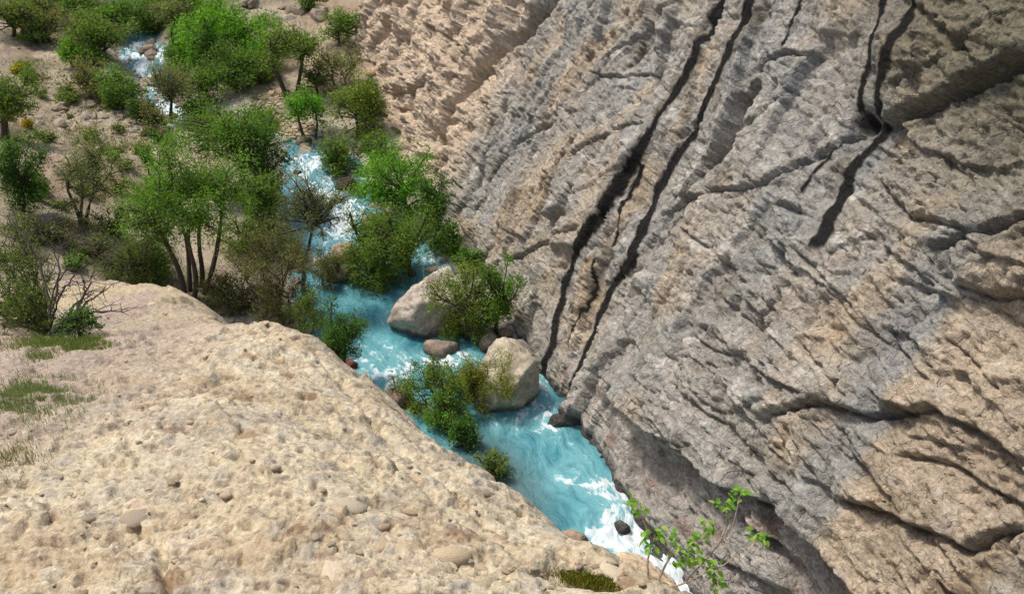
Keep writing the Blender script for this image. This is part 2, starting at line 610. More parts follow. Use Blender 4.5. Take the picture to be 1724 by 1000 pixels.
# hairline joints
for fx, fy, dep, thr, sd in ((.30, 1.5, .07, .92, 101), (1.1, .30, .07, .92, 102), (.7, .9, .06, .94, 103), (2.2, .7, .04, .92, 104)):
    ln_ = 1 - 2 * np.abs(perlin(wu * fx + .15 * wv, wv * fy - .1 * wu, sd))
    H -= 1.5 * dep * sstep(thr, .985, ln_) * sstep(-.05, .25, fbm(U * .5 + sd, V * .5, 2, sd + 9))
# joint blocks: tilted facets with sharp steps, two sizes
smooth_zone = 1 - .65 * sstep(.1, .45, fbm(U * .16 + 3, V * .16, 2, 14))
fu, fv = wu + .07 * fbm(U * 3.5, V * 3.5, 3, 53), wv + .07 * fbm(U * 3.5, V * 3.5, 3, 54)
def facets(su_, sv_, seed, off, tilt, ang):
    ca, sa = math.cos(ang), math.sin(ang)
    a, b = (fu * ca + fv * sa) / su_, (-fu * sa + fv * ca) / sv_
    f1, f2, ox, oy, r1, r2, r3 = worley(a, b, seed)
    return (r1 - .5) * 2 * off + ((r2 - .5) * ox * su_ + (r3 - .5) * oy * sv_) * 2 * tilt, f2 - f1, r1
fa, ea, ra = facets(2.6, 1.25, 21, .08, .16, .35)
fl, el, rl = facets(1.05, 5.6, 28, .12, .13, -.06)
fr_, er, rr0 = facets(4.4, .85, 30, .11, .13, .05)
fb, eb, rb = facets(.95, .42, 23, .045, .26, .15)
fc, ec, rc = facets(.36, .16, 25, .026, .30, .5)
fa, fb, fc = fa * sstep(0, .05, ea), fb * sstep(0, .07, eb), fc * sstep(0, .10, ec)
H += (1 - right) * fl * sstep(0, .035, el) + right * fr_ * sstep(0, .035, er)
H += smooth_zone * (.6 * fa + fb * (.6 + .5 * far)) + fc * (.6 + .4 * right)
H -= .06 * smooth_zone * (1 - sstep(0, .05, ea)) + .025 * (1 - sstep(0, .07, eb)) * smooth_zone
# fracture traces
rid = ridged(wu * .55 + .2 * V, wv * .55 - .25 * U, 2, 31)
H -= .10 * sstep(.86, .99, rid) * (.4 + .6 * right)
rid2 = ridged(wu * .9 - .2 * V, wv * .35, 2, 33)
H -= .07 * sstep(.88, .99, rid2)
# crumbly relief and pock marks
rough_zone = .5 + .9 * sstep(-.2, .35, fbm(U * .25, V * .25 + 9, 3, 41))
H += rough_zone * (.05 * fbm(U * 2.3, V * 3.1, 4, 42) + .040 * fbm(U * 6, V * 8, 3, 43, .65))
pit = fbm(U * 3.1, V * 4.3, 3, 45)
H -= .09 * sstep(.26, .5, pit) * rough_zone
pit2 = perlin(U * 7.5, V * 10, 46)
H -= .05 * sstep(.3, .6, pit2) * rough_zone

# the upstream buttress and pillar stand out over the river, each behind a deep joint
for pts, amp, wid, gdep in (([(738, 275), (748, 245), (762, 215), (778, 180), (795, 150), (832, 118), (868, 72), (915, 25), (980, -50)], .40, .6, .5),
                             ([(655, 98), (668, 72), (690, 35), (712, 0), (740, -50)], .5, .6, .7)):
    d, s, t = polydist(cu, cv, UVs(pts), 60)
    sd = d * -s                                 # positive upstream
    H += amp * sstep(.05, wid, sd) * sstep(60, 20, sd)
    H -= gdep * np.exp(-(d / .16) ** 2)
crush = far * sstep(34, 30, U)
fd, ed, rd = facets(1.1, .7, 27, .16, .42, .9)
H += crush * (fd * sstep(0, .05, ed) + .22 * ridged(wu * .8, wv * .9, 3, 29))
# the overhanging lip: everything above it stands out from the smooth lower face
LIP = UVs([(985, 612), (1010, 635), (1040, 660), (1075, 700), (1110, 735), (1150, 765), (1190, 795), (1225, 825), (1300, 860), (1380, 930), (1480, 1040)], .8)
dl, sl, tl = polydist(cu, cv, LIP)
H += np.where(sl < 0, 1.0 * np.exp(-dl / 7.0) * sstep(0, .12, dl), 0) * sstep(0, .06, tl)
low_s = np.where((sl > 0) & (dl < 11) & (U < 1.2) & (V < 4.5), sstep(0, .25, dl), 0)
from_far = np.minimum(np.maximum(H, -1.5), 2.2)
H0 = sum(np.roll(np.roll(from_far, i * 3, 0), j * 3, 1) for i in (-1, 0, 1) for j in (-1, 0, 1)) / 9.0
# hollow at the foot of the buttress
hu, hv = face_uv(722, 238)
H -= .9 * np.exp(-(((U - hu) / .9) ** 2 + ((V - hv) / .5) ** 2))
hu, hv = face_uv(1458, 205)
H -= .55 * np.exp(-(((U - hu) / .33) ** 2 + ((V - hv) / .28) ** 2))

for pts, w, dep, stp, fade in CRACKS:
    p = UVs(pts)
    stp, dep = stp * .62, dep * .85
    d, s, t = polydist(cu, cv, p, fade * 2.2 + .5)
    up = s if p[-1, 0] < p[0, 0] else -s
    up = np.where(p[-1, 0] < p[0, 0], -s, s)    # side that lies higher on the face
    ends = np.minimum(sstep(0, .12, t), sstep(1, .88, t)) if stp < 1 else sstep(0, .08, t)
    ends = np.where(d < 1e5, ends, 0)
    wv_ = w * .62 * (.65 + .7 * (fbm(U * 1.3, V * 1.3, 2, 77) + .5))
    H += np.where(up > 0, stp * np.exp(-d / fade) * sstep(0, .07, d), 0) * ends
    H -= dep * np.exp(-(d / np.maximum(wv_, .02)) ** 2) * ends

for i, pts in enumerate(JOINTS):
    d, s, t = polydist(cu + .05 * fbm(U * 1.2, V * 1.2, 2, 130 + i), cv, UVs(pts), 1.2)
    brk = sstep(-.22, .10, fbm(U * .7 + i, V * .7, 2, 150 + i)) * sstep(0, .08, t) * sstep(1, .92, t)
    H -= (.20 * np.exp(-(d / .040) ** 2) + .05 * np.exp(-d / .25) * (s > 0)) * brk * (d < 9)
Hp = np.pad(H, 1, mode='edge')
Hs = (Hp[:-2, 1:-1] + Hp[2:, 1:-1] + Hp[1:-1, :-2] + Hp[1:-1, 2:]) / 4
H = .72 * H + .28 * Hs

Hb = H.copy()
for _ in range(3):
    for ax in (0, 1):
        Hb = sum(np.roll(Hb, k, ax) for k in range(-4, 5)) / 9.0
flat = np.zeros(U.shape)
stain = np.zeros(U.shape)
for pts, w in STAINS:
    w = w * 1.55
    d, s, t = polydist(cu, cv, UVs(pts), 1.5)
    ww = w * (.75 + .9 * (fbm(U * .8, V * .5, 2, 81) + .3)) * (sstep(1.0, .9, t) * .6 + .4)
    k = sstep(ww * 1.02, ww * .76, d + .055 * fbm(U * 6, V * 1.3, 4, 82)) * sstep(1.0, .93, t)
    stain = np.maximum(stain, k * np.where(d < 1e5, 1, 0))
    flat = np.maximum(flat, np.exp(-(d / (ww * 1.5)) ** 4))
    stain = np.maximum(stain, .35 * np.exp(-(d / (ww * 1.8)) ** 2) * sstep(-.25, .3, fbm(U * 3, V * .7, 3, 83)) * np.where(d < 1e5, 1, 0))
# the pocket beneath the big ledge, coloured near black
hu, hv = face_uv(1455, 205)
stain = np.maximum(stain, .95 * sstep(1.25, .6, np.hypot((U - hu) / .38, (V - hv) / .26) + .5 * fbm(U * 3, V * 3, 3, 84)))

H += (Hb - H) * .75 * flat
wet = sstep(.42, .12, V + .25 * fbm(U * .9, V, 3, 85)) * (U < 12)
stain = np.maximum(stain, .82 * wet)
# the end of the face upstream and its top bend away
H -= 1.6 * np.clip(U - 33.2, 0, None) + .25 * np.clip(U - 33.2, 0, None) ** 2
H -= .05 * np.clip(V - 15.5, 0, None) ** 2
H -= .25 * sstep(.5, -.6, V)                    # undercut by the water

# colours of the stone itself
grey, greyb, tan, ochre, pale, pink = lin(147, 142, 132), lin(139, 138, 132), lin(164, 149, 128), lin(156, 137, 110), lin(190, 184, 173), lin(192, 172, 148)
T = .36 + 1.0 * fbm(wu * .30, wv * .17, 4, 91) + .35 * fbm(U * 1.4, V * .9, 3, 92)
blobs = [([(1095, 290), (1040, 400), (1000, 500), (960, 580)], .55, .9), ([(800, 400), (840, 370), (900, 310)], .8, .6), ([(1100, 150), (1030, 210), (950, 260)], .6, .5),
         ([(1080, 30), (960, 110)], .6, .5), ([(1430, 560), (1500, 500), (1560, 430)], 1.0, .5), ([(1330, 720), (1450, 730), (1560, 740)], .9, .5),
         ([(1650, 560), (1650, 700), (1600, 830), (1500, 950)], 1.6, .7), ([(1550, 280), (1650, 330)], .9, .4), ([(1190, 100), (1130, 230)], .3, .4),
         ([(1610, 420), (1570, 500), (1520, 600), (1480, 690), (1420, 770), (1370, 850), (1300, 940)], .50, -1.6),
         ([(1000, 40), (900, 170), (800, 330)], .7, -.9), ([(1330, 20), (1250, 180), (1130, 380), (1060, 560)], .8, -.8), ([(1420, 100), (1380, 300), (1300, 450)], .8, -.6),
         ([(1040, 330), (960, 470)], .25, -.7), ([(1700, 330), (1600, 400)], .4, -.8), ([(1220, 530), (1150, 640), (1250, 740)], .9, -.5)]
for pts, w, a in blobs:
    d, s, t = polydist(wu, wv, UVs(pts), 4)
    T += a * np.exp(-(d / w) ** 2) * np.where(d < 1e5, 1, 0)
T += .4 * far - .9 * low_s
warm = sstep(.15, .95, T)
colr = mixc(mixc(grey, greyb, sstep(-.2, .4, fbm(U * .5, V * .3, 3, 93))), tan, warm)
colr = mixc(colr, ochre, .75 * warm * sstep(.1, .5, fbm(wu * .8, wv * .45, 4, 94)))
colr = mixc(colr, pale, .6 * sstep(.12, .5, fbm(wu * 1.1, wv * 1.6, 4, 95)) * (1 - .5 * warm))
colr = mixc(colr, pink, .8 * crush)
d, s, t = polydist(wu, wv, UVs([(1640, 380), (1610, 420), (1570, 500), (1520, 600), (1480, 690), (1420, 770), (1370, 850), (1300, 940)]), 3)
colr = mixc(colr, lin(136, 134, 128), .75 * np.exp(-(d / .42) ** 4) * (d < 9))
colr = mixc(colr, lin(104, 94, 76), .55 * sstep(.15, .55, fbm(U * .9 + 3, V * .6, 4, 96)))
dk = sstep(8.8, 13.0, V - .25 * (U + 10)) * right * .95
colr = mixc(colr, lin(104, 98, 80), dk)        # darker greenish brown over the upper right
colr = mixc(colr, lin(164, 157, 148), .9 * low_s)
colr = mixc(colr, lin(120, 82, 58), .5 * low_s * sstep(.1, .45, fbm(wu * .6, wv * 1.2, 3, 97)))
colr *= (.93 + .14 * ((1 - right) * rl + right * rr0))[..., None]
colr *= (1 + .30 * fbm(U * 4.5, V * 6, 4, 98, .75))[..., None] * (.92 + .16 * rb)[..., None] * (.95 + .1 * ra)[..., None]
colr *= (1 + .10 * lam)[..., None]
colr = np.clip(colr * 1.20, 0, .75)
colr = mixc(colr, lin(13, 12, 12), np.clip(stain, 0, 1) * .97)

P = CF + U[..., None] * CD + V[..., None] * CS + H[..., None] * CN
rise = zwater(P[..., 1])
P[..., 2] += rise * sstep(3, -.5, V)            # the foot follows the rising river bed
cliff = link('cliff', mesh_np('cliff', P.reshape(-1, 3), grid_faces(nv, nu), True, {'u': U.ravel(), 'v': V.ravel(), 'right': np.clip(right, .0, 1).ravel()}, {'Col': colr.reshape(-1, 3)}), None, M_CLIFF)
tag(cliff, 'huge grey and tan slanting cliff face with black water streaks, across the river', 'cliff', None, 'structure')

# ------------------------------------------------------------------ river bed, banks and hillside
LEFT = np.array([water_hit(*p)[:2] for p in [(590, 602), (530, 565), (495, 520), (500, 470), (515, 430), (485, 400), (470, 340), (480, 290), (488, 250), (462, 236), (283, 217), (266, 190), (243, 150), (232, 122), (211, 92), (208, 60), (200, 20)]])
LEFT = np.vstack([[(3.5, 4), (1.0, 11), (-1.4, 17), (-3.0, 22)], LEFT])
RIGHT = np.array([water_hit(*p)[:2] for p in [(890, 585), (840, 565), (775, 560), (745, 500), (752, 450), (720, 400), (650, 352), (618, 310), (606, 270), (560, 252), (495, 236), (450, 222), (330, 205), (298, 185), (285, 125), (268, 75), (262, 55), (250, 20)]])
RIGHT = np.vstack([[(14, 4), (9, 11), (5.6, 17), (2.6, 24)], RIGHT])
RIVER_POLY = np.vstack([LEFT, RIGHT[::-1]])

def inside_poly(x, y, poly):
    r = np.zeros(x.shape, bool)
    j = len(poly) - 1
    for i in range(len(poly)):
        xi, yi = poly[i]
        xj, yj = poly[j]
        c = (yi > y) != (yj > y)
        xx = (xj - xi) * (y - yi) / (yj - yi + 1e-12) + xi
        r ^= c & (x < xx)
        j = i
    return r

def ground_z(x, y):
    x, y = np.asarray(x, float), np.asarray(y, float)
    ins = inside_poly(x, y, RIVER_POLY)
    dL = polydist(x, y, LEFT)[0]
    dR = polydist(x, y, RIGHT)[0]
    isl = dL < dR
    q = dL + .5 * fbm(x * .4, y * .4, 3, 201)
    zl = .55 * sstep(0, 1.2, q) + .05 * q + .40 * np.clip(q - 4.5, 0, 30) + .006 * np.clip(q - 8, 0, 20) ** 2
    r = dR + .4 * fbm(x * .4, y * .4, 3, 203)
    zr = .35 * sstep(0, 1.0, r) + .07 * r
    z = np.where(ins, -.55 * sstep(0, .8, np.minimum(dL, dR)), np.where(isl, zl, zr))
    back = np.clip(y - 60 - .25 * (x + 12), 0, 40)
    z = z + .85 * back * sstep(-46, -20, x) + .25 * back
    z = z + np.where(ins, 0, .18 * fbm(x * .55, y * .55, 4, 205) + .05 * fbm(x * 2.2, y * 2.2, 3, 206))
    return z + zwater(y)

def ground_hit(px, py):
    d = ray(px, py)
    ks = np.linspace(8, 110, 1400)
    P_ = CAM + ks[:, None] * d
    g = ground_z(P_[:, 0], P_[:, 1])
    below = np.nonzero(P_[:, 2] < g)[0]
    i = below[0] if len(below) else len(ks) - 1
    return P_[i]

gn, gm = 390, 400
gx = np.linspace(-1, 1, gm)
gy = np.linspace(0, 1, gn)
gyv = 4 + 106 * (.45 * gy + .55 * gy ** 2)
GX = -12 + 46 * (gx * .6 + .4 * gx ** 3)[None, :] * np.ones((gn, 1))
GX = GX + (-.33 * (gyv - 30))[:, None] * .9
GY = np.repeat(gyv[:, None], gm, 1)
GZ = ground_z(GX, GY)
hf1, hf2, hox, hoy, hr1, hr2, hr3 = worley(GX / 1.3 + .4 * fbm(GX, GY, 3, 221), GY / .8 + .4 * fbm(GX, GY, 3, 222), 223)
hz_ = sstep(-.05, .3, fbm(GX * .2, GY * .2, 2, 224))
GZ = GZ + hz_ * ((hr1 - .5) * .22 + (hr2 - .5) * hox * .4 + (hr3 - .5) * hoy * .4) * sstep(.5, 1.4, GZ - zwater(GY))
GZ = GZ + .14 * ridged(GX * .9, GY * .9, 4, 208) * sstep(.3, 1.2, GZ - zwater(GY))
dLg = polydist(GX, GY, LEFT)[0]
dRg = polydist(GX, GY, RIGHT)[0]
insg = inside_poly(GX, GY, RIVER_POLY)
c_scree, c_red, c_grav, c_veg, c_pale = lin(142, 130, 112), lin(134, 116, 97), lin(150, 142, 130), lin(102, 104, 70), lin(176, 162, 140)
gc = mixc(c_scree, c_red, sstep(-.15, .4, fbm(GX * .18, GY * .18, 4, 211)))
gc = mixc(gc, c_pale, .6 * sstep(.1, .5, fbm(GX * .7, GY * .7, 4, 212)))
gc = mixc(gc, c_veg, .8 * sstep(.05, .40, fbm(GX * .33, GY * .5, 4, 213)) * np.where(dLg < dRg, 1, .3))
gc = mixc(gc, c_grav, sstep(3.0, .8, np.minimum(dLg, dRg)))
gc = mixc(gc, lin(100, 92, 80), .6 * sstep(.15, .5, fbm(GX * 1.7, GY * 1.7, 3, 214)))
gc = mixc(gc, lin(162, 146, 126), sstep(60, 66, GY + .2 * GX) * .7)
gc = np.where(insg[..., None], lin(120, 125, 115), gc)
gc *= 1.24
gc *= (1 + .25 * fbm(GX * 4, GY * 4, 3, 215))[..., None]
ground = link('hillside', mesh_np('hillside', np.stack([GX, GY, GZ], -1).reshape(-1, 3), grid_faces(gn, gm), True, None, {'Col': gc.reshape(-1, 3)}), None, M_GROUND)
tag(ground, 'brown scree hillside and stony river banks', 'hillside', None, 'structure')

# ------------------------------------------------------------------ the river
wn_, wm_ = 560, 210
tL = np.r_[0, np.cumsum(np.hypot(*np.diff(LEFT, axis=0).T))]
def resample(pts, n, power=1.25):
    L_ = np.r_[0, np.cumsum(np.hypot(*np.diff(pts, axis=0).T))]
    s = np.linspace(0, 1, n) ** power * L_[-1]
    return np.stack([np.interp(s, L_, pts[:, 0]), np.interp(s, L_, pts[:, 1])], 1)
mid_y = np.concatenate([np.linspace(10, 45, 420, endpoint=False), np.linspace(45, 74, 140)])
WY = np.repeat(mid_y[:, None], wm_, 1)
# a sheet wide enough to reach under both banks at every station
def span(pts, y):
    o = np.argsort(pts[:, 1])
    return np.interp(y, pts[o, 1], pts[o, 0])
xl = np.array([min(span(LEFT, y), span(LEFT, y - 1.5), span(LEFT, y + 1.5)) for y in mid_y]) - 1.8
xr = np.array([max(span(RIGHT, y), span(RIGHT, y - 1.5), span(RIGHT, y + 1.5)) for y in mid_y]) + 1.8
xr = np.where(mid_y < 30, xr + 1.0, xr)
WX = xl[:, None] + (xr - xl)[:, None] * np.linspace(0, 1, wm_)[None, :]
# flow coordinates: along (y mostly) and across
al = WY * .94 - .34 * WX
ac = WX * .94 + .34 * WY
wa = al + .8 * fbm(WX * .5, WY * .5, 3, 301)
wc = ac + .6 * fbm(WX * .6, WY * .6, 3, 302)
spots = [(1045, 865, .6, .85), (1020, 830, .7, .7), (1030, 910, .6, .8), (1010, 900, .5, .5), (1060, 900, .4, .6), (960, 800, .6, .55), (985, 770, .5, .3), (935, 720, .5, .35), (905, 655, .35, .8), (908, 690, .5, .75), (880, 705, .5, .6), (845, 712, .4, .6),
         (912, 630, .3, .7), (630, 600, 1.0, .42), (660, 640, .8, .5), (655, 665, .4, .7), (740, 605, .5, .7), (765, 602, .5, .7), (790, 610, .5, .6), (700, 610, .6, .4), (610, 640, .4, .4), (520, 270, .9, .9), (515, 290, .9, .6), (530, 330, 1.3, .75), (545, 350, 1.0, .7), (570, 390, .9, .95), (600, 300, .8, .8), (560, 360, 1.0, .6),
         (600, 360, 1.0, .5), (240, 85, 1.3, 1.1), (225, 95, 1.0, .9), (250, 100, 1.0, 1.0), (258, 140, 1.0, 1.1), (275, 190, 1.4, 1.0), (285, 205, 1.2, .9), (1130, 960, .8, .7), (1160, 990, .8, .8), (1090, 930, .6, .5), (735, 440, 1.0, .8), (505, 560, .5, .2), (545, 440, .5, .8), (240, 115, 1, .9)]
boost = np.zeros(WX.shape)
for px, py, r, a in spots:
    p = water_hit(px, py)
    boost += a * np.exp(-(((WX - p[0]) / r) ** 2 + ((WY - p[1]) / (r * 1.25)) ** 2))
boost = np.minimum(boost, 1.1)
boost = boost * (1 - .12 * sstep(31, 36, WY))
boost = np.maximum(boost, .5 * sstep(44, 50, WY))
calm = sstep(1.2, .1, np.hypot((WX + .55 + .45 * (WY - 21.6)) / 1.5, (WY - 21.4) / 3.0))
str1 = ridged(wa * .42, wc * 1.5, 4, 311, .6)
str2 = ridged(wa * 1.9, wc * 3.2, 4, 313, .7)
fo = .55 * str1 + .45 * str2 + .35 * fbm(WX * 4, WY * 4, 3, 315)
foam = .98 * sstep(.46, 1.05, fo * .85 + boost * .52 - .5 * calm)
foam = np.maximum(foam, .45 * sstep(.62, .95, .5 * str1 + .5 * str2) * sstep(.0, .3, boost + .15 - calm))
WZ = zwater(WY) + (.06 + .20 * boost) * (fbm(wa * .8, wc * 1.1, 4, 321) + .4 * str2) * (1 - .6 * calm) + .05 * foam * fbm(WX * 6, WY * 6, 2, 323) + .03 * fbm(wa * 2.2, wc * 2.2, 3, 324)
turq, deep, light_, shaded_bed = lin(62, 132, 144), lin(46, 106, 122), lin(118, 178, 184), lin(84, 100, 98)
wcol = mixc(turq, deep, sstep(-.1, .45, fbm(wa * .35, wc * .6, 3, 331)))
wcol = mixc(wcol, light_, np.clip(.8 * sstep(-.05, .5, str1 * .4 + str2 * .25 + boost * .6 - .12), 0, 1))
wcol = mixc(wcol, shaded_bed, .85 * calm)  # bank shade and reflection painted into the water, with its shallow bed
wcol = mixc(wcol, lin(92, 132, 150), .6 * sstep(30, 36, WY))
wcol = mixc(wcol, light_, .35 * foam)
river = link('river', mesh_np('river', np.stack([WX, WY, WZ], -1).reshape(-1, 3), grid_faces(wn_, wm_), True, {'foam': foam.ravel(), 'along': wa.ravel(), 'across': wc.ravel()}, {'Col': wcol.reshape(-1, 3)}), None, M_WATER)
tag(river, 'turquoise mountain river with white foam, running down the gorge', 'river', None, 'structure')

# ------------------------------------------------------------------ the conglomerate ledge in front
CTRL = [(0, 1000, 4.2), (430, 1000, 4.05), (860, 1000, 4.15), (0, 800, 5.3), (430, 800, 5.15), (760, 800, 5.6), (0, 650, 7.1), (250, 650, 7.0), (550, 690, 6.9), (0, 570, 9.2), (250, 565, 9.3),
        (400, 552, 9.05), (480, 560, 8.65), (240, 482, 12.2), (322, 524, 11.2), (330, 548, 10.3), (560, 640, 7.7), (620, 690, 7.1), (720, 770, 6.3), (830, 850, 5.4), (900, 905, 5.0), (1000, 950, 4.65), (1120, 1005, 4.3), (200, 492, 12.2), (300, 520, 11.2), (90, 480, 12.8), (-200, 560, 9.4), (-300, 800, 5.4), (-100, 490, 12.6)]
cp = np.array([at(*c) for c in CTRL] + [(0, 0, EYE - 1.7), (-2.5, 0.2, EYE - 1.6), (1.5, 0.8, EYE - 2.6)])
def _tps(r):
    return np.where(r > 1e-9, r * r * np.log(np.maximum(r, 1e-9)), 0)
n_ = len(cp)
A = np.zeros((n_ + 3, n_ + 3))
A[:n_, :n_] = _tps(np.hypot(cp[:, None, 0] - cp[None, :, 0], cp[:, None, 1] - cp[None, :, 1])) + np.eye(n_) * .15
A[:n_, n_:] = np.c_[np.ones(n_), cp[:, :2]]
A[n_:, :n_] = A[:n_, n_:].T
wts = np.linalg.solve(A, np.r_[cp[:, 2], 0, 0, 0])
def ledge_base(x, y):
    r = np.zeros(x.shape)
    for i in range(n_):
        r += wts[i] * _tps(np.hypot(x - cp[i, 0], y - cp[i, 1]))
    return r + wts[n_] + wts[n_ + 1] * x + wts[n_ + 2] * y
EDGE = np.array([at(*c)[:2] for c in [(-500, 470, 13.5), (0, 462, 13.2), (90, 462, 13.2), (170, 465, 13.0), (245, 480, 12.4), (300, 505, 11.6), (345, 540, 10.3), (345, 542, 9.6), (400, 541, 9.3), (490, 552, 8.7), (530, 590, 8.2), (620, 662, 7.3), (720, 742, 6.4), (830, 822, 5.5), (900, 876, 5.05), (1010, 935, 4.68), (1140, 992, 4.3), (1350, 1090, 3.8)]])
EDGE = np.vstack([EDGE, [(2.6, .6), (3.2, -2.5)]])
def ledge_z(x, y, detail=True):
    wx = x + .10 * fbm(x * 1.1, y * 1.1, 3, 401)
    wy = y + .10 * fbm(x * 1.1, y * 1.1, 3, 402)
    d, s, t = polydist(wx, wy, EDGE)
    sd = d * s                                  # positive beyond the brow
    z = ledge_base(x, y)
    e = np.clip(sd + .04, 0, None)
    z = z - np.where(e < .8, 1.5 * e * e, .96 + 2.4 * (e - .8) + .35 * np.clip(e - 1.2, 0, None))
    if detail:
        z = z + .07 * fbm(x * .9, y * .9, 4, 411) + .05 * ridged(x * .7 + .5 * y, y * .9, 3, 412)
        z = z + .02 * fbm(x * 5, y * 5, 3, 414)
    return z
lr, lc = 520, 620
ty = np.linspace(0, 1, lr)
ly = -2.0 + 2.6 * np.clip(ty / .08, 0, 1) + 14.4 * (.38 * np.clip((ty - .08) / .92, 0, 1) + .62 * np.clip((ty - .08) / .92, 0, 1) ** 1.9)
tq = np.linspace(-1, 1, lc)
q = .86 * (tq * .75 + .25 * tq ** 3)
LY = np.repeat(ly[:, None], lc, 1)
LX = -.05 * LY + q[None, :] * (np.maximum(LY, .5) + 2.3)
LZ = ledge_z(LX, LY)
# embedded pebbles (cells), holes where pebbles fell out, and crumbly grain
f1, f2, ox, oy, r1, r2, r3 = worley(LX / .075 + .4 * fbm(LX * 9, LY * 9, 2, 421), LY / .075, 422)
g1, g2, px_, py_, s1, s2, s3 = worley(LX / .17 + .3 * fbm(LX * 5, LY * 5, 2, 423), LY / .17, 424)
pb = np.clip(.42 - f1, 0, 1) * 2.2
LZ += .006 * pb * (r1 > .35) + .010 * np.clip(.4 - g1, 0, 1) * 2.4 * (s1 > .55)
kf1, kf2, kox, koy, kr1, kr2, kr3 = worley(LX / .62 + .25 * fbm(LX * 3, LY * 3, 3, 451), LY / .48 + .25 * fbm(LX * 3, LY * 3, 3, 452), 453)
LZ += ((kr1 - .5) * .03 + (kr2 - .5) * kox * .12 + (kr3 - .5) * koy * .12) * sstep(0, .05, kf2 - kf1)
mf1, mf2, mox, moy, mr1, mr2, mr3 = worley(LX / .23 + .3 * fbm(LX * 6, LY * 6, 2, 454), LY / .18, 455)
LZ += ((mr1 - .5) * .018 + (mr2 - .5) * mox * .06 + (mr3 - .5) * moy * .06) * sstep(0, .10, mf2 - mf1)
hole = sstep(.32, .20, f1) * (r1 < .16) * (f2 > 0)
hole2 = sstep(.27, .15, g1) * (s1 < .09)
LZ -= .030 * hole + .05 * hole2
pits = fbm(LX * 11, LY * 14, 3, 426, .6)
LZ -= .026 * sstep(.20, .44, pits)
LZ += .011 * fbm(LX * 20, LY * 20, 3, 427, .65)
gul = ridged(LX * .55 + .8 * LY, LY * .5 - .3 * LX, 3, 428)
LZ -= .05 * sstep(.75, .98, gul)
# hollow with moss near the lower right brow and a cleft at the bottom
hp = at(985, 968, 4.45)
dh = np.hypot((LX - hp[0]) / .16 + .3 * (LY - hp[1]) / .1, (LY - hp[1]) / .11)
LZ -= .06 * sstep(1.3, .5, dh)
cl, _, _ = polydist(LX + .02 * perlin(LX * 12, LY * 12, 5), LY + .02 * perlin(LX * 12, LY * 12, 6), np.array([at(*c)[:2] for c in [(225, 880, 4.7), (255, 895, 4.6), (272, 925, 4.45), (282, 1000, 4.05)]]), 1)
LZ -= .07 * np.exp(-(cl / .022) ** 2)
for pl, w_, dep_c in (([(560, 690), (600, 735), (625, 770), (640, 810)], .016, .03), ([(300, 620), (350, 655), (420, 690), (470, 740)], .014, .022), ([(590, 665), (680, 755), (780, 850), (860, 910)], .02, .035), ([(640, 760), (720, 840), (800, 905), (900, 960)], .018, .028),
                    ([(255, 590), (275, 610), (300, 625)], .03, .03), ([(520, 590), (560, 640), (590, 660)], .016, .03), ([(350, 760), (420, 800), (470, 870)], .012, .02), ([(700, 930), (760, 960), (830, 1000)], .014, .025)):
    q_ = np.array([ledge_base(*[np.array([c]) for c in at(*p, k_)[:2]])[0] * 0 + at(*p, k_)[:2] for p, k_ in [(p, float(np.interp(p[1], [560, 690, 800, 905, 1000], [9.0, 6.9, 5.5, 4.9, 4.15]))) for p in pl]])
    d_, s_, t_ = polydist(LX + .04 * fbm(LX * 7, LY * 7, 3, 441), LY + .04 * fbm(LX * 7, LY * 7, 3, 442), q_, .6)
    LZ -= dep_c * np.exp(-(d_ / w_) ** 2) + .35 * dep_c * np.exp(-d_ / .10) * (s_ > 0) * (d_ < 1)
wash = sstep(-2.1, -3.3, LX + .25 * fbm(LX, LY, 2, 430) - .05 * (LY - 6)) * sstep(3.5, 5.0, LY)
c_m, c_cr, c_tn, c_gr, c_dk, c_pk = lin(199, 183, 151), lin(212, 199, 170), lin(180, 159, 127), lin(169, 160, 145), lin(116, 98, 82), lin(178, 152, 132)
lcolr = mixc(c_m, c_tn, sstep(-.1, .5, fbm(LX * .8, LY * .8, 4, 431)))
lcolr = mixc(lcolr, c_cr, .8 * sstep(-.05, .45, fbm(LX * 2.2, LY * 2.2, 4, 432)))
lcolr = mixc(lcolr, c_gr, .7 * sstep(.1, .5, fbm(LX * 1.3, LY * 1.3, 3, 433)))
peb = sstep(.45, .34, f1)
pcol = np.stack([mixc(c_cr, c_tn, r2)[..., i] for i in range(3)], -1)
pcol = np.where((r3 > .86)[..., None], c_dk * 1.1, np.where((r3 < .12)[..., None], c_pk, pcol))
lcolr = mixc(lcolr, pcol, .6 * peb * (r1 > .35))
peb2 = sstep(.42, .33, g1) * (s1 > .55)
pcol2 = np.where((s3 > .9)[..., None], lin(140, 112, 84), mixc(c_cr, c_gr, s2))
lcolr = mixc(lcolr, pcol2, .7 * peb2)
lcolr = mixc(lcolr, lin(112, 92, 74), .6 * sstep(.20, .48, pits))
spk = perlin(LX * 26, LY * 20, 439) + .5 * perlin(LX * 60, LY * 50, 440)
LZ -= .012 * sstep(.42, .8, spk)
lcolr = mixc(lcolr, lin(104, 86, 70), .6 * sstep(.45, .8, spk))
lcolr = mixc(lcolr, lin(166, 148, 132), .85 * wash)
lcolr = mixc(lcolr, lin(190, 176, 132), .5 * sstep(8.2, 9.5, LY) * sstep(0, .4, fbm(LX, LY, 3, 437) + .3))
lcolr *= (1 + .20 * fbm(LX * 18, LY * 18, 3, 435, .7))[..., None]
ledge = link('rock_ledge', mesh_np('rock_ledge', np.stack([LX, LY, LZ], -1).reshape(-1, 3), grid_faces(lr, lc), True, None, {'Col': lcolr.reshape(-1, 3)}), None, M_LEDGE)
tag(ledge, 'pale beige conglomerate rock ledge sloping towards the river in front', 'rock ledge', None, 'structure')

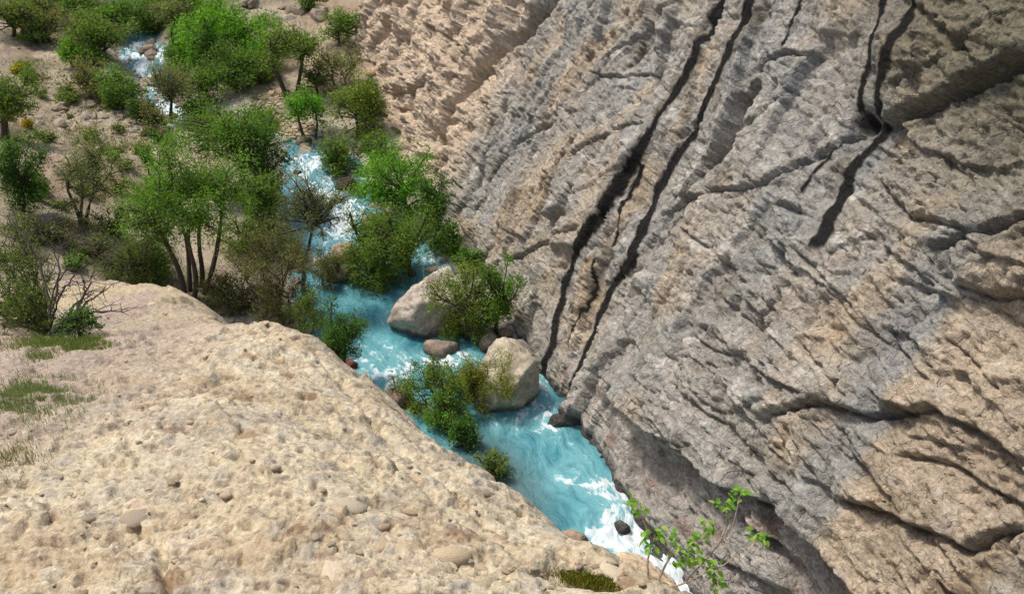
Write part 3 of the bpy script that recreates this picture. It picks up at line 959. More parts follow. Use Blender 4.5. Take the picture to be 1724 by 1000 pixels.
def ledge_hit(px, py):
    d = ray(px, py)
    ks = np.linspace(3.0, 16, 900)
    P_ = CAM + ks[:, None] * d
    g = ledge_z(P_[:, 0], P_[:, 1])
    b = np.nonzero(P_[:, 2] < g)[0]
    i = b[0] if len(b) else len(ks) - 1
    p = P_[i].copy()
    p[2] = g[i]
    return p

# ------------------------------------------------------------------ stones
import bmesh
def ico(sub):
    bm = bmesh.new()
    bmesh.ops.create_icosphere(bm, subdivisions=sub, radius=1.0)
    v = np.array([x.co[:] for x in bm.verts])
    f = np.array([[x.index for x in fc_.verts] for fc_ in bm.faces])
    bm.free()
    return v, f
ICO1, ICO2, ICO3, ICO5 = ico(1), ico(2), ico(3), ico(5)

def stone_verts(src, seed, cuts=7, cutd=(.62, .95), rough=.10):
    v, f = src
    r = np.random.default_rng(seed)
    rad = np.full(len(v), 1.15)
    for _ in range(cuts):
        n = r.normal(size=3)
        n /= np.linalg.norm(n)
        dd = v @ n
        rad = np.minimum(rad, np.where(dd > .05, r.uniform(*cutd) / np.maximum(dd, .05), 9))
    p = v * np.minimum(rad, 1.15)[:, None]
    p *= (1 + rough * perlin3(v * 2.3 + seed, seed) + rough * .5 * perlin3(v * 6 + seed, seed + 3))[:, None]
    return p, f

def stone_color(v, base, seed):
    n = perlin3(v * 3 + seed, seed)
    c = mixc(np.array(base), np.array(base) * np.array([.72, .70, .68]), sstep(-.1, .5, n))
    return c * (1 + .15 * perlin3(v * 9 + seed, seed + 4))[:, None]

# cobbles set in the conglomerate: the largest as parts, the rest as one part
cob_meshes = []
for i in range(10):
    p, f = stone_verts(ICO1, 40 + i, 5, (.75, 1.0), .12)
    cob_meshes.append(mesh_np('cobble', p, f, True))
    cob_meshes[-1].materials.append(M_COBBLE)
rng = np.random.default_rng(5)
cand = []
while len(cand) < 1900:
    px, py = rng.uniform(-30, 1140), rng.uniform(490, 1040)
    k = np.interp(py, [490, 560, 650, 800, 1000], [12, 9.2, 7, 5.2, 4.1])
    P0 = CAM + ray(px, py) * k
    cand.append((P0[0], P0[1], .012 + .028 * rng.random() ** 2.6 + (.04 * rng.random() if rng.random() < .06 else 0)))
cand = np.array(cand)
dE, sE, _ = polydist(cand[:, 0], cand[:, 1], EDGE)
ok = (dE * sE < .05) & ((cand[:, 0] > -3.6) | (rng.random(len(cand)) < .35))
cand = cand[ok]
bump_ = perlin(cand[:, 0] * 1.3, cand[:, 1] * 1.3, 77)
cand = cand[rng.random(len(cand)) < .55 + .6 * bump_]
# one larger brown stone and a few pale ones that the photograph picks out
for px, py, r_ in [(625, 826, .085), (590, 850, .075), (700, 880, .09), (640, 905, .08), (760, 930, .10), (520, 640, .06), (230, 870, .08), (330, 700, .07), (880, 960, .07), (420, 930, .07), (560, 960, .09), (350, 900, .06)]:
    h = ledge_hit(px, py)
    cand = np.vstack([cand, [h[0], h[1], r_]])
ci = np.clip(np.searchsorted(ly, cand[:, 1]), 0, lr - 1)
cj = np.clip(np.searchsorted(q, (cand[:, 0] + .05 * cand[:, 1]) / (np.maximum(cand[:, 1], .5) + 2.3)), 0, lc - 1)
zc = LZ[ci, cj]
zs = ledge_z(cand[:, 0], cand[:, 1])
eps = .05
nx = -(ledge_z(cand[:, 0] + eps, cand[:, 1]) - zs) / eps
ny = -(ledge_z(cand[:, 0], cand[:, 1] + eps) - zs) / eps
_, _, dep_ = project(np.c_[cand[:, :2], zc])
order = np.argsort(-cand[:, 2] / dep_)
vs, fs, off = [], [], 0
for rank, i in enumerate(order):
    x, y, r_ = cand[i]
    nrm = Vector((nx[i], ny[i], 1)).normalized()
    quat = nrm.to_track_quat('Z', 'Y')
    sx, sy, sz = r_ * rng.uniform(.9, 1.4), r_ * rng.uniform(.7, 1.0), r_ * rng.uniform(.4, .6)
    rz = rng.uniform(0, 6.28)
    if rank < 290:
        o = link('cobble', cob_meshes[int(rng.integers(10))], ledge)
        o.rotation_mode = 'QUATERNION'
        from mathutils import Quaternion
        o.rotation_quaternion = quat @ Quaternion((0, 0, 1), rz)
        o.location = (x, y, zc[i] - .60 * sz)
        o.scale = (sx, sy, sz)
    else:
        v, f = ICO1
        c, s = math.cos(rz), math.sin(rz)
        w = v * (1 + .16 * rng.normal(size=(len(v), 1))) * [sx, sy, sz]
        w = np.c_[w[:, 0] * c - w[:, 1] * s, w[:, 0] * s + w[:, 1] * c, w[:, 2]]
        R = np.array(quat.to_matrix())
        vs.append((w @ R.T + [x, y, zc[i] - .5 * sz], np.full(len(v), rng.random())))
        fs.append(f + off)
        off += len(v)
if vs:
    pv = np.vstack([a for a, _ in vs])
    rr = np.concatenate([b for _, b in vs])
    pal = np.array([lin(206, 186, 150), lin(190, 166, 130), lin(168, 150, 124), lin(214, 198, 166), lin(150, 128, 104), lin(184, 152, 128)])
    pc = pal[(rr * 5.99).astype(int)]
    o = link('pebbles', mesh_np('pebbles', pv, np.vstack(fs), True, None, {'Col': pc}), ledge, M_LEDGE)
    o['kind'] = 'stuff'

# ------------------------------------------------------------------ boulders, each cut to the outline it shows and given its own depth
CR = np.array([1.0, 0, 0]); CU = np.array([0, math.sin(PITCH), math.cos(PITCH)]); CV = np.array([0, -math.cos(PITCH), math.sin(PITCH)])  # right, up, towards the camera
def boulder(name, poly, foot, label, base, cat='boulder', thick=1.0, seed=0, src=None, fronts=None, push=0.35, k=None, group=None, foam_edge=False):
    poly = np.array(poly, float)
    w0 = water_hit(*foot) if k is None else at(*foot, k)
    _, _, dep = project(w0)
    cen_px = (poly.min(0) + poly.max(0)) / 2
    size = (poly.max(0) - poly.min(0)) * dep / F_PX
    dep_c = dep + push * size.mean() * .5
    cen = at(cen_px[0], cen_px[1], dep_c)
    q_ = np.stack([(poly[:, 0] - cen_px[0]), -(poly[:, 1] - cen_px[1])], 1) * dep_c / F_PX
    v, f = src if src is not None else ICO5
    m_ = size.mean() * .5
    planes = []
    area = .5 * np.sum(q_[:, 0] * np.roll(q_[:, 1], -1) - q_[:, 1] * np.roll(q_[:, 0], -1))
    for i in range(len(q_)):
        a, b = q_[i], q_[(i + 1) % len(q_)]
        e = b - a
        n2 = np.array([e[1], -e[0]])
        n2 = n2 / (np.linalg.norm(n2) + 1e-9) * (1 if area > 0 else -1)
        planes.append((CR * n2[0] + CU * n2[1], float(n2 @ a)))
    r = np.random.default_rng(seed)
    for fx, fy, fz, dd in (fronts or [(.1, .55, .8, .62), (-.6, .1, .8, .70), (.65, -.15, .75, .66), (0, -.6, .8, .8)]):
        n = CR * fx + CU * fy + CV * fz
        n /= np.linalg.norm(n)
        planes.append((n, dd * m_ * thick))
    for _ in range(4):
        n = -CV + r.normal(size=3) * .5
        n /= np.linalg.norm(n)
        planes.append((n, r.uniform(.7, 1) * m_ * thick))
    for _ in range(7):
        n = r.normal(size=3)
        n /= np.linalg.norm(n)
        planes.append((n, r.uniform(.95, 1.12) * m_))
    rad = np.full(len(v), 1e9)
    inv = np.zeros(len(v))
    for n, dd in planes:
        c = v @ n
        rr_ = np.where(c > .02, max(dd, .05 * m_) / np.maximum(c, .02), 1e6)
        inv += np.exp(-np.log(np.minimum(rr_, 1e4) / m_) * 26)
    rad = m_ * inv ** (-1 / 26.0)
    rad *= 1.03
    p = v * rad[:, None]
    sc_ = 1 / m_
    nz = .06 * perlin3(p * 1.6 * sc_ + seed, seed) + .05 * perlin3(p * 4 * sc_ + seed, seed + 4) + .04 * perlin3(p * 9 * sc_ + seed, seed + 8) + .022 * perlin3(p * 21 * sc_, seed + 9) - .07 * sstep(.82, .98, 1 - 2 * np.abs(perlin3(p * 2.2 * sc_ + 3, seed + 11)))
    lay = perlin3(np.c_[p @ CD * 1.0, p @ CS * 5.0, p @ CN * 5.0] * sc_, seed + 21)
    p = p * (1 + nz + .035 * lay)[:, None]
    c = stone_color(p * sc_, base, seed) * (1 + .10 * lay)[:, None]
    c = mixc(c, np.array(base) * 1.25, .5 * sstep(.15, .6, perlin3(p * 5 * sc_ + 7, seed + 31)))
    c *= (1 + .18 * perlin3(p * 14 * sc_ + 1, seed + 33))[:, None]
    wz = (p + cen)[:, 2] - zwater((p + cen)[:, 1]) + .07 * perlin3(p * 3 * sc_, seed + 41)
    if k is None:
        c = mixc(c, c * .42, sstep(.30, .14, wz))          # wet where the river splashes it
    o = link(name, mesh_np(name, p, f, True, None, {'Col': c}), None, M_BOULDER)
    o.location = cen
    tag(o, label, cat, group)
    return o

BEIGE, ROSY, GREY, WET, WHITE = lin(186, 172, 150), lin(168, 146, 126), lin(146, 138, 128), lin(74, 64, 58), lin(214, 206, 194)
boulder('boulder', [(655, 545), (662, 518), (690, 490), (742, 452), (772, 446), (782, 470), (775, 530), (745, 572), (715, 585), (692, 574)], (710, 578), 'big pinkish beige boulder beside the yellow green bush in the pool', lin(182, 170, 154), seed=3, push=.5, fronts=[(.35, .55, .75, .62), (-.6, .25, .8, .70), (.3, -.4, .8, .6), (-.3, -.75, .5, .75)])
boulder('boulder', [(812, 608), (832, 578), (853, 571), (880, 586), (899, 605), (907, 652), (898, 682), (880, 702), (836, 706), (800, 690), (790, 655)], (850, 704), 'angular beige boulder standing in the river at the narrow gap by the cliff', lin(180, 169, 148), seed=8, push=.5, fronts=[(-.25, .45, .85, .60), (.75, -.35, .6, .74), (-.6, -.2, .8, .72), (.1, -.8, .55, .78)])
boulder('boulder', [(603, 372), (612, 362), (655, 356), (668, 362), (664, 385), (608, 390)], (640, 388), 'flat topped tan rock behind the olive tree, in white water', lin(180, 162, 136), 'rock', seed=12, src=ICO3)
boulder('boulder', [(553, 428), (562, 412), (590, 405), (604, 416), (600, 442), (560, 446)], (578, 445), 'rounded brown rock between two channels, left of the olive tree', lin(158, 140, 118), 'rock', seed=13, src=ICO3)
boulder('boulder', [(538, 466), (560, 450), (600, 444), (612, 458), (590, 474), (548, 478)], (570, 476), 'low flat brown slab at the head of the pool', lin(162, 144, 122), 'rock', seed=14, src=ICO3)
boulder('boulder', [(518, 440), (530, 433), (548, 436), (552, 446), (525, 450)], (535, 449), 'small white splashed rock beside the bare grey tree', WHITE, 'rock', seed=15, src=ICO3)
boulder('boulder', [(698, 585), (720, 572), (770, 576), (790, 592), (770, 602), (710, 598)], (740, 600), 'low grey rock shelf under the yellow green bush', lin(150, 134, 118), 'rock', seed=16, src=ICO3)
boulder('boulder', [(808, 570), (822, 560), (836, 562), (838, 588), (820, 598), (808, 590)], (822, 594), 'grey rock behind the angular boulder, below the bush', lin(140, 126, 112), 'rock', seed=17, src=ICO3)
boulder('boulder', [(838, 556), (850, 550), (862, 558), (862, 576), (845, 580)], (850, 578), 'small brown rock wedged at the foot of the cliff', lin(150, 124, 104), 'rock', seed=18, src=ICO3)
boulder('boulder', [(864, 570), (885, 574), (905, 600), (918, 625), (905, 622), (880, 590)], (900, 618), 'dark slab at the waterline below the black streaks', lin(128, 120, 114), 'rock', seed=19, src=ICO3)
boulder('boulder', [(500, 246), (512, 241), (526, 244), (526, 252), (504, 253)], (513, 252), 'small pale rock at the top of the upper rapid', lin(206, 184, 156), 'rock', seed=20, src=ICO3)
boulder('boulder', [(494, 240), (512, 228), (528, 236), (524, 246), (498, 247)], (512, 246), 'rounded grey rock just above the small pale rock', lin(140, 126, 110), 'rock', seed=21, src=ICO3)
boulder('boulder', [(492, 289), (500, 286), (510, 289), (508, 295), (496, 295)], (500, 295), 'dark wet rock poking out of the upper rapid', WET, 'rock', seed=22, src=ICO2)
boulder('boulder', [(575, 606), (588, 603), (602, 612), (600, 625), (582, 626)], (590, 625), 'small red brown rock at the pool edge under the dark green bush', lin(124, 84, 70), 'rock', seed=23, src=ICO3)
boulder('boulder', [(945, 895), (965, 893), (985, 900), (996, 916), (985, 924), (950, 920)], (970, 922), 'dark edged rock at the waterline just past the ledge', lin(170, 146, 124), 'rock', seed=24, src=ICO3)
boulder('boulder', [(1034, 880), (1046, 876), (1060, 886), (1064, 897), (1050, 900), (1038, 893)], (1050, 899), 'dark wet rock in the white rapid by the cliff foot', lin(100, 94, 92), 'rock', seed=25, src=ICO3)
boulder('boulder', [(640, 668), (662, 652), (690, 650), (700, 668), (690, 690), (650, 690)], (670, 690), 'brown rock behind the ledge among the bushes', lin(130, 112, 96), 'rock', seed=26, src=ICO3)
boulder('boulder', [(1018, 955), (1035, 942), (1065, 938), (1090, 950), (1140, 985), (1160, 1040), (1040, 1040)], (1080, 1020), 'pale block below the ledge brow, behind the leafy sapling', lin(206, 182, 148), 'rock', seed=27, k=4.75, thick=1.2)
boulder('boulder', [(562, 318), (572, 300), (598, 298), (606, 316), (596, 324), (566, 324)], (584, 322), 'dark boulder under the leaning bush in mid stream', lin(70, 62, 52), 'rock', seed=28, src=ICO3)
for px, py, w, h, c, lab in [(262, 106, 26, 20, lin(160, 144, 122), 'brown boulder beside the uppermost white water'), (280, 112, 14, 12, lin(182, 164, 140), 'tan rock right of the uppermost brown boulder'), (254, 126, 16, 12, lin(60, 54, 50), 'black wet rock between the uppermost cascades'), (240, 92, 14, 7, lin(90, 84, 84), 'flat dark rock splitting the top cascade'), (222, 60, 10, 16, lin(178, 150, 112), 'upright tan rock at the top of the visible river'), (458, 158, 20, 12, lin(190, 164, 134), 'pale tan rock under the tree with the forked trunk'), (478, 155, 26, 16, lin(180, 152, 120), 'sandy rock at the foot of the forked trunk'),
                             (630, 122, 46, 20, lin(196, 168, 134), 'pale stacked rocks at the base of the cliff pillar'), (636, 134, 40, 9, lin(188, 158, 122), 'flat tan slab below the cliff pillar'), (602, 100, 22, 10, lin(176, 150, 122), 'small tan rock beneath the pillar foot'), (270, 225, 34, 20, lin(140, 100, 82), 'red brown rocks at the left bank bend')]:
    a = np.linspace(0, 2 * math.pi, 8)[:-1] + .3
    rr_ = np.random.default_rng(int(px)).uniform(.82, 1.12, 7)
    g_ = ground_hit(px, py + h / 2)
    _, _, dp = project(g_)
    boulder('boulder', np.c_[px + w / 2 * np.cos(a) * rr_, py - h / 2 * np.sin(a) * rr_], (px, py + h / 2), lab, c, 'rock', seed=int(px), src=ICO3, k=dp)

# ------------------------------------------------------------------ loose stones on the hillside and gravel bars
st_meshes = []
for i in range(8):
    p, f = stone_verts(ICO2, 140 + i, 9, (.55, .9), .10)
    p[:, 2] *= .7
    b_ = [lin(176, 161, 139), lin(156, 141, 121), lin(170, 160, 144), lin(145, 131, 114)][i % 4]
    me = mesh_np('stone', p, f, False, None, {'Col': stone_color(p, b_, i)})
    me.materials.append(M_BOULDER)
    st_meshes.append(me)
def scatter_stones(name, n, boxes, smin, smax, label, group, seed):
    r = np.random.default_rng(seed)
    for i in range(n):
        bx = boxes[int(r.integers(len(boxes)))]
        p = ground_hit(r.uniform(bx[0], bx[2]), r.uniform(bx[1], bx[3]))
        s = smin + (smax - smin) * r.random() ** 2
        o = link(name, st_meshes[int(r.integers(8))])
        o.location = (p[0], p[1], float(ground_z(p[0], p[1])) + .05 * s)
        o.rotation_euler = (r.uniform(-.4, .4), r.uniform(-.4, .4), r.uniform(0, 6.28))
        o.scale = (s * r.uniform(.8, 1.3), s * r.uniform(.7, 1.1), s * r.uniform(.6, 1.0))
        tag(o, label, 'stone', group)
scatter_stones('stone', 60, [(90, 165, 290, 235), (60, 170, 160, 220), (200, 195, 300, 240)], .10, .42, 'angular tan stone lying in the rock band across the scree slope', 'stones in the rock band on the scree', 1)
scatter_stones('stone', 90, [(0, 60, 120, 260), (60, 140, 300, 300), (0, 380, 130, 440)], .06, .22, 'small brown stone scattered on the open scree hillside', 'stones scattered on the hillside', 2)
scatter_stones('stone', 60, [(440, 155, 520, 240), (410, 160, 500, 200)], .08, .30, 'pale rounded stone on the gravel bar by the forked tree', 'stones on the gravel bar', 3)
scatter_stones('stone', 26, [(330, 510, 420, 545), (330, 505, 380, 530)], .08, .28, 'grey stone lying behind the ledge under the big tree', 'stones under the big tree', 4)
def edge_stones(n, seed):
    r = np.random.default_rng(seed)
    for i in range(n):
        src_ = (LEFT, RIGHT)[int(r.integers(2))]
        j = int(r.integers(3, len(src_) - 4))
        t_ = r.random()
        b_ = src_[j] * (1 - t_) + src_[j + 1] * t_ + r.normal(size=2) * .35
        s = .10 + .38 * r.random() ** 2.2
        o = link('stone', st_meshes[int(r.integers(8))])
        z_ = max(float(ground_z(b_[0], b_[1])), float(zwater(b_[1])) - .05)
        o.location = (b_[0], b_[1], z_ + .05 * s)
        o.rotation_euler = (r.uniform(-.4, .4), r.uniform(-.4, .4), r.uniform(0, 6.28))
        o.scale = (s * r.uniform(.8, 1.3), s * r.uniform(.7, 1.1), s * r.uniform(.6, 1.0))
        tag(o, 'grey tan stone lying along the edge of the river', 'stone', 'stones along the water edge')
edge_stones(110, 8)
r = np.random.default_rng(21)
for i in range(16):
    p = water_hit(*[(r.uniform(212, 268), r.uniform(72, 110)), (r.uniform(245, 285), r.uniform(118, 150)), (r.uniform(268, 300), r.uniform(165, 212))][i % 3])
    s_ = r.uniform(.25, .6)
    o = link('stone', st_meshes[int(r.integers(8))])
    o.location = (p[0], p[1], p[2] + .02)
    o.rotation_euler = (r.uniform(-.4, .4), r.uniform(-.4, .4), r.uniform(0, 6.28))
    o.scale = (s_ * 1.2, s_, s_ * .8)
    tag(o, 'grey rock breaking the white water of the uppermost rapids', 'rock', 'rocks in the uppermost rapids')
scatter_stones('stone', 24, [(380, 0, 560, 40)], .3, .9, 'brown rock on the steep slope at the head of the valley', 'rocks on the slope at the valley head', 6)
r = np.random.default_rng(9)
vs, fs, cs, off = [], [], [], 0
for i in range(2600):
    if i % 3 == 0:
        p = ground_hit(r.uniform(420, 530), r.uniform(150, 245))
    elif i % 3 == 1:
        p = ground_hit(r.uniform(0, 310), r.uniform(50, 300))
    else:
        j = int(r.integers(4, len(LEFT) - 3))
        src_ = LEFT if r.random() < .5 else RIGHT
        tt_ = r.random()
        b_ = src_[j] * (1 - tt_) + src_[j + 1] * tt_ + r.normal(size=2) * .5
        p = np.array([b_[0], b_[1], float(ground_z(b_[0], b_[1]))])
    v, f = ICO1
    s = r.uniform(.03, .13)
    w = v * (1 + .2 * r.normal(size=(len(v), 1))) * s * [1.2, 1, .6] + [p[0], p[1], float(ground_z(p[0], p[1])) + .02]
    vs.append(w); fs.append(f + off); off += len(v)
    cs.append(np.repeat((np.array([lin(184, 164, 136), lin(160, 136, 110), lin(150, 142, 128)])[i % 3] * r.uniform(.75, 1.15))[None], len(v), 0))
o = link('gravel', mesh_np('gravel', np.vstack(vs), np.vstack(fs), False, None, {'Col': np.vstack(cs)}), None, M_BOULDER)
tag(o, 'scattered gravel on the banks and the scree', 'gravel', None, 'stuff')

# ------------------------------------------------------------------ trees and bushes
def tubes(polys):
    """polys: list of (points, radii) -> one vertex and face array"""
    V_, F_, off = [], [], 0
    for pts, rad in polys:
        pts = np.asarray(pts, float)
        n = len(pts)
        if n < 2: continue
        k = 6 if max(rad) > .03 else 4
        tg = np.gradient(pts, axis=0)
        tg /= np.linalg.norm(tg, axis=1)[:, None] + 1e-9
        ref = np.where(np.abs(tg[:, 2:3]) > .9, [[1.0, 0, 0]], [[0, 0, 1.0]])
        a = np.cross(tg, ref)
        a /= np.linalg.norm(a, axis=1)[:, None] + 1e-9
        b = np.cross(tg, a)
        an = np.arange(k) * 2 * math.pi / k
        ring = pts[:, None] + (a[:, None] * np.cos(an)[None, :, None] + b[:, None] * np.sin(an)[None, :, None]) * np.asarray(rad)[:, None, None]
        V_.append(ring.reshape(-1, 3))
        i = np.arange(n - 1)[:, None] * k + np.arange(k)[None, :]
        j = np.arange(n - 1)[:, None] * k + (np.arange(k)[None, :] + 1) % k
        F_.append(np.stack([i, j, j + k, i + k], -1).reshape(-1, 4) + off)
        off += n * k
    return np.vstack(V_), np.vstack(F_)

def curve(a, b, r, bend=.18, n=6, sag=0.0):
    a, b = np.asarray(a, float), np.asarray(b, float)
    L_ = np.linalg.norm(b - a)
    t = np.linspace(0, 1, n)[:, None]
    m1 = r.normal(size=3) * bend * L_
    m2 = r.normal(size=3) * bend * L_ * .6
    p = a + (b - a) * t + m1 * (np.sin(math.pi * t)) * .6 + m2 * np.sin(2 * math.pi * t) * .4
    p[:, 2] += sag * L_ * np.sin(math.pi * t[:, 0])
    return p

def leaves(pts, size, r, col, colvar=.25, tipcol=None, upbias=.5, aspect=.5, clump=None):
    """a folded four-cornered blade at every point"""
    n = len(pts)
    d = r.normal(size=(n, 3))
    d[:, 2] += .1
    d /= np.linalg.norm(d, axis=1)[:, None]
    nrm = r.normal(size=(n, 3))
    nrm[:, 2] = np.abs(nrm[:, 2]) + upbias
    sd = np.cross(d, nrm)
    sd /= np.linalg.norm(sd, axis=1)[:, None] + 1e-9
    s = size * r.uniform(.6, 1.35, n)
    up = np.cross(sd, d)
    a = pts - d * s[:, None] * .5
    c = pts + d * s[:, None] * .5
    b = pts + sd * (s * aspect * .5)[:, None] + up * (s * .12)[:, None]
    e = pts - sd * (s * aspect * .5)[:, None] + up * (s * .12)[:, None]
    V_ = np.stack([a, b, c, e], 1).reshape(-1, 3)
    F_ = np.arange(4 * n).reshape(-1, 4)
    f = (1 + colvar * r.normal(size=n))[:, None].clip(.45, 1.8)
    cc = np.asarray(col)[None] * f
    if clump is not None:
        cc = cc * clump[:, None]
    if tipcol is not None:
        m = r.random(n) < .16
        cc[m] = np.asarray(tipcol) * f[m]
    return V_, F_, np.repeat(cc, 4, 0)

def place(base_px, crown_px, rx, ry, k=None, on=None):
    """the foot on the ground and the crown above it, from where both show in the photograph"""
    b = (ledge_hit(*base_px) if on == 'ledge' else ground_hit(*base_px)) if k is None else at(*base_px, k)
    _, _, dep = project(b)
    h = 1.0
    for _ in range(40):
        c = b + np.array([0, 0, h])
        _, py, _ = project(c)
        h += (py - crown_px[1]) * dep / F_PX / .87 * .7
    c = b + np.array([0, 0, max(h, .15)])
    _, _, dc = project(c)
    c[0] = (crown_px[0] - 862) * dc / F_PX
    R = rx * dc / F_PX
    Rz = math.sqrt(max((ry * dc / F_PX) ** 2 - (.45 * R) ** 2, (.35 * R) ** 2)) / .866
    return b, c, R, Rz

GREENS = {'bright': lin(98, 146, 40), 'mid': lin(98, 130, 50), 'dark': lin(66, 100, 40), 'olive': lin(104, 126, 54), 'yellow': lin(150, 154, 44), 'greygreen': lin(122, 128, 90), 'brown': lin(118, 116, 72), 'fresh': lin(126, 172, 56)}
GREENS = {k: np.clip(c * 1.28, 0, .5) for k, c in GREENS.items()}

def tree(name, label, cat, base_px, crown_px, rx, ry, col, tip=None, dens=1.0, leaf=.085, stems=1, trunk_r=.07, sparse=.0, seed=0, k=None, on=None, lobes=None, group=None, low=False, twigs=1.0, fill=.45):
    r = np.random.default_rng(seed + 1000)
    b, c, R, Rz = place(base_px, crown_px, rx, ry, k, on)
    if on is None:
        leaf = .0024 * project(b)[2] * (.72 if sparse > .4 else 1.0)
    root = empty(name, b)
    tag(root, label, cat, group)
    c = c - b
    R, Rz = R * 1.10, Rz * 1.28
    # lobes of the crown, uneven in size and spacing
    nl = lobes or int(np.clip(18 + 12 * R, 16, 52))
    L_ = []
    tries = 0
    while len(L_) < nl and tries < 4000:
        tries += 1
        d = r.normal(size=3)
        d /= np.linalg.norm(d)
        if d[2] < -.6 and not low: d[2] *= -.4
        rad = r.uniform(.35, .98)
        p = c + d * [R * rad, R * rad * .85, Rz * rad]
        s = r.uniform(.18, .38)
        if p[2] < .12: p[2] = .12 + .2 * r.random()
        L_.append((p, s, r.uniform(.72, 1.22)))
    # limbs: trunk stems to fork, then out to each lobe
    polys = []
    stems_pts = []
    for i in range(stems):
        if stems == 1:
            top = c * [.75, .75, 1] + [0, 0, -.25 * Rz] + r.normal(size=3) * [.06, .06, .05] * R
            foot = np.zeros(3)
        else:
            an = 2 * math.pi * i / stems + r.uniform(-.3, .3)
            top = c + np.array([math.cos(an) * R * .45, math.sin(an) * R * .4, -.15 * Rz]) * r.uniform(.6, 1.1)
            foot = np.array([math.cos(an), math.sin(an), 0]) * trunk_r * 1.5 * r.uniform(.5, 1.8)
        top[2] = max(top[2], .2)
        pts = curve(foot - [0, 0, .15], top, r, .10, 8)
        tr = trunk_r / math.sqrt(max(stems, 1)) * 1.2 * r.uniform(.8, 1.15)
        polys.append((pts, np.linspace(tr * 1.25, tr * .55, 8)))
        stems_pts.append((pts, tr))
    lp = []
    for p, s, f in L_:
        best = min(stems_pts, key=lambda q: np.min(np.linalg.norm(q[0] - p, axis=1)) + .3 * r.random())
        pts, tr = best
        w = np.linalg.norm(pts - p, axis=1) + np.where(np.arange(8) < 3, 1.0, 0) * R
        j = int(np.argmin(w + .25 * R * r.random(8)))
        br = curve(pts[j], p, r, .14, 6, .06)
        polys.append((br, np.linspace(tr * .5, tr * .14 + .003, 6)))
        nt_ = int((3 + 5 * r.random()) * twigs)
        for _ in range(nt_):
            q0 = br[int(r.integers(2, 6))]
            q1 = p + r.normal(size=3) * s * R * .75
            tw = curve(q0, q1, r, .16, 4)
            polys.append((tw, np.linspace(tr * .14 + .003, .003, 4)))
            lp.append((tw, f))
    tv, tf = tubes(polys)
    link('trunk', mesh_np('trunk', tv, tf, True), root, M_BARK)
    # leaves: gathered round the lobes and along the twigs
    area = math.pi * R * max(Rz, R * .5)
    n = int(dens * 4.6 * area / (leaf * leaf * .5) * (1 - sparse))
    n = int(np.clip(n, 400, 25000))
    tot = sum(s ** 2 for _, s, _ in L_)
    pts, cl = [], []
    for p, s, f in L_:
        m = int(n * fill * s * s / tot) + 4
        d = r.normal(size=(m, 3))
        d /= np.linalg.norm(d, axis=1)[:, None]
        rad = s * r.random(m) ** .45 * (1 + .35 * perlin3(d * 2.2 + p, seed))
        pts.append(p + d * rad[:, None] * [R, R, max(Rz, .6 * R)])
        cl.append(np.full(m, f) * (1 + .15 * r.normal(size=m)))
    m = int(n * (1 - fill) / max(len(lp), 1)) + 1
    for tw, f in lp:
        t = r.random(m) * 2.8
        i0 = np.clip(t.astype(int), 0, 2)
        w = (t - i0)[:, None]
        pts.append(tw[i0] * (1 - w) + tw[i0 + 1] * w + r.normal(size=(m, 3)) * leaf * 1.3)
        cl.append(np.full(m, f))
    pts, cl = np.vstack(pts), np.concatenate(cl)
    pts[:, 2] = np.maximum(pts[:, 2], .03 + .1 * r.random(len(pts)))
    lv, lf, lcx = leaves(pts, leaf, r, col, .15, tip, .6, .55, cl)
    link('crown', mesh_np('crown', lv, lf, False, None, {'Col': lcx}), root, M_LEAF)
    return root

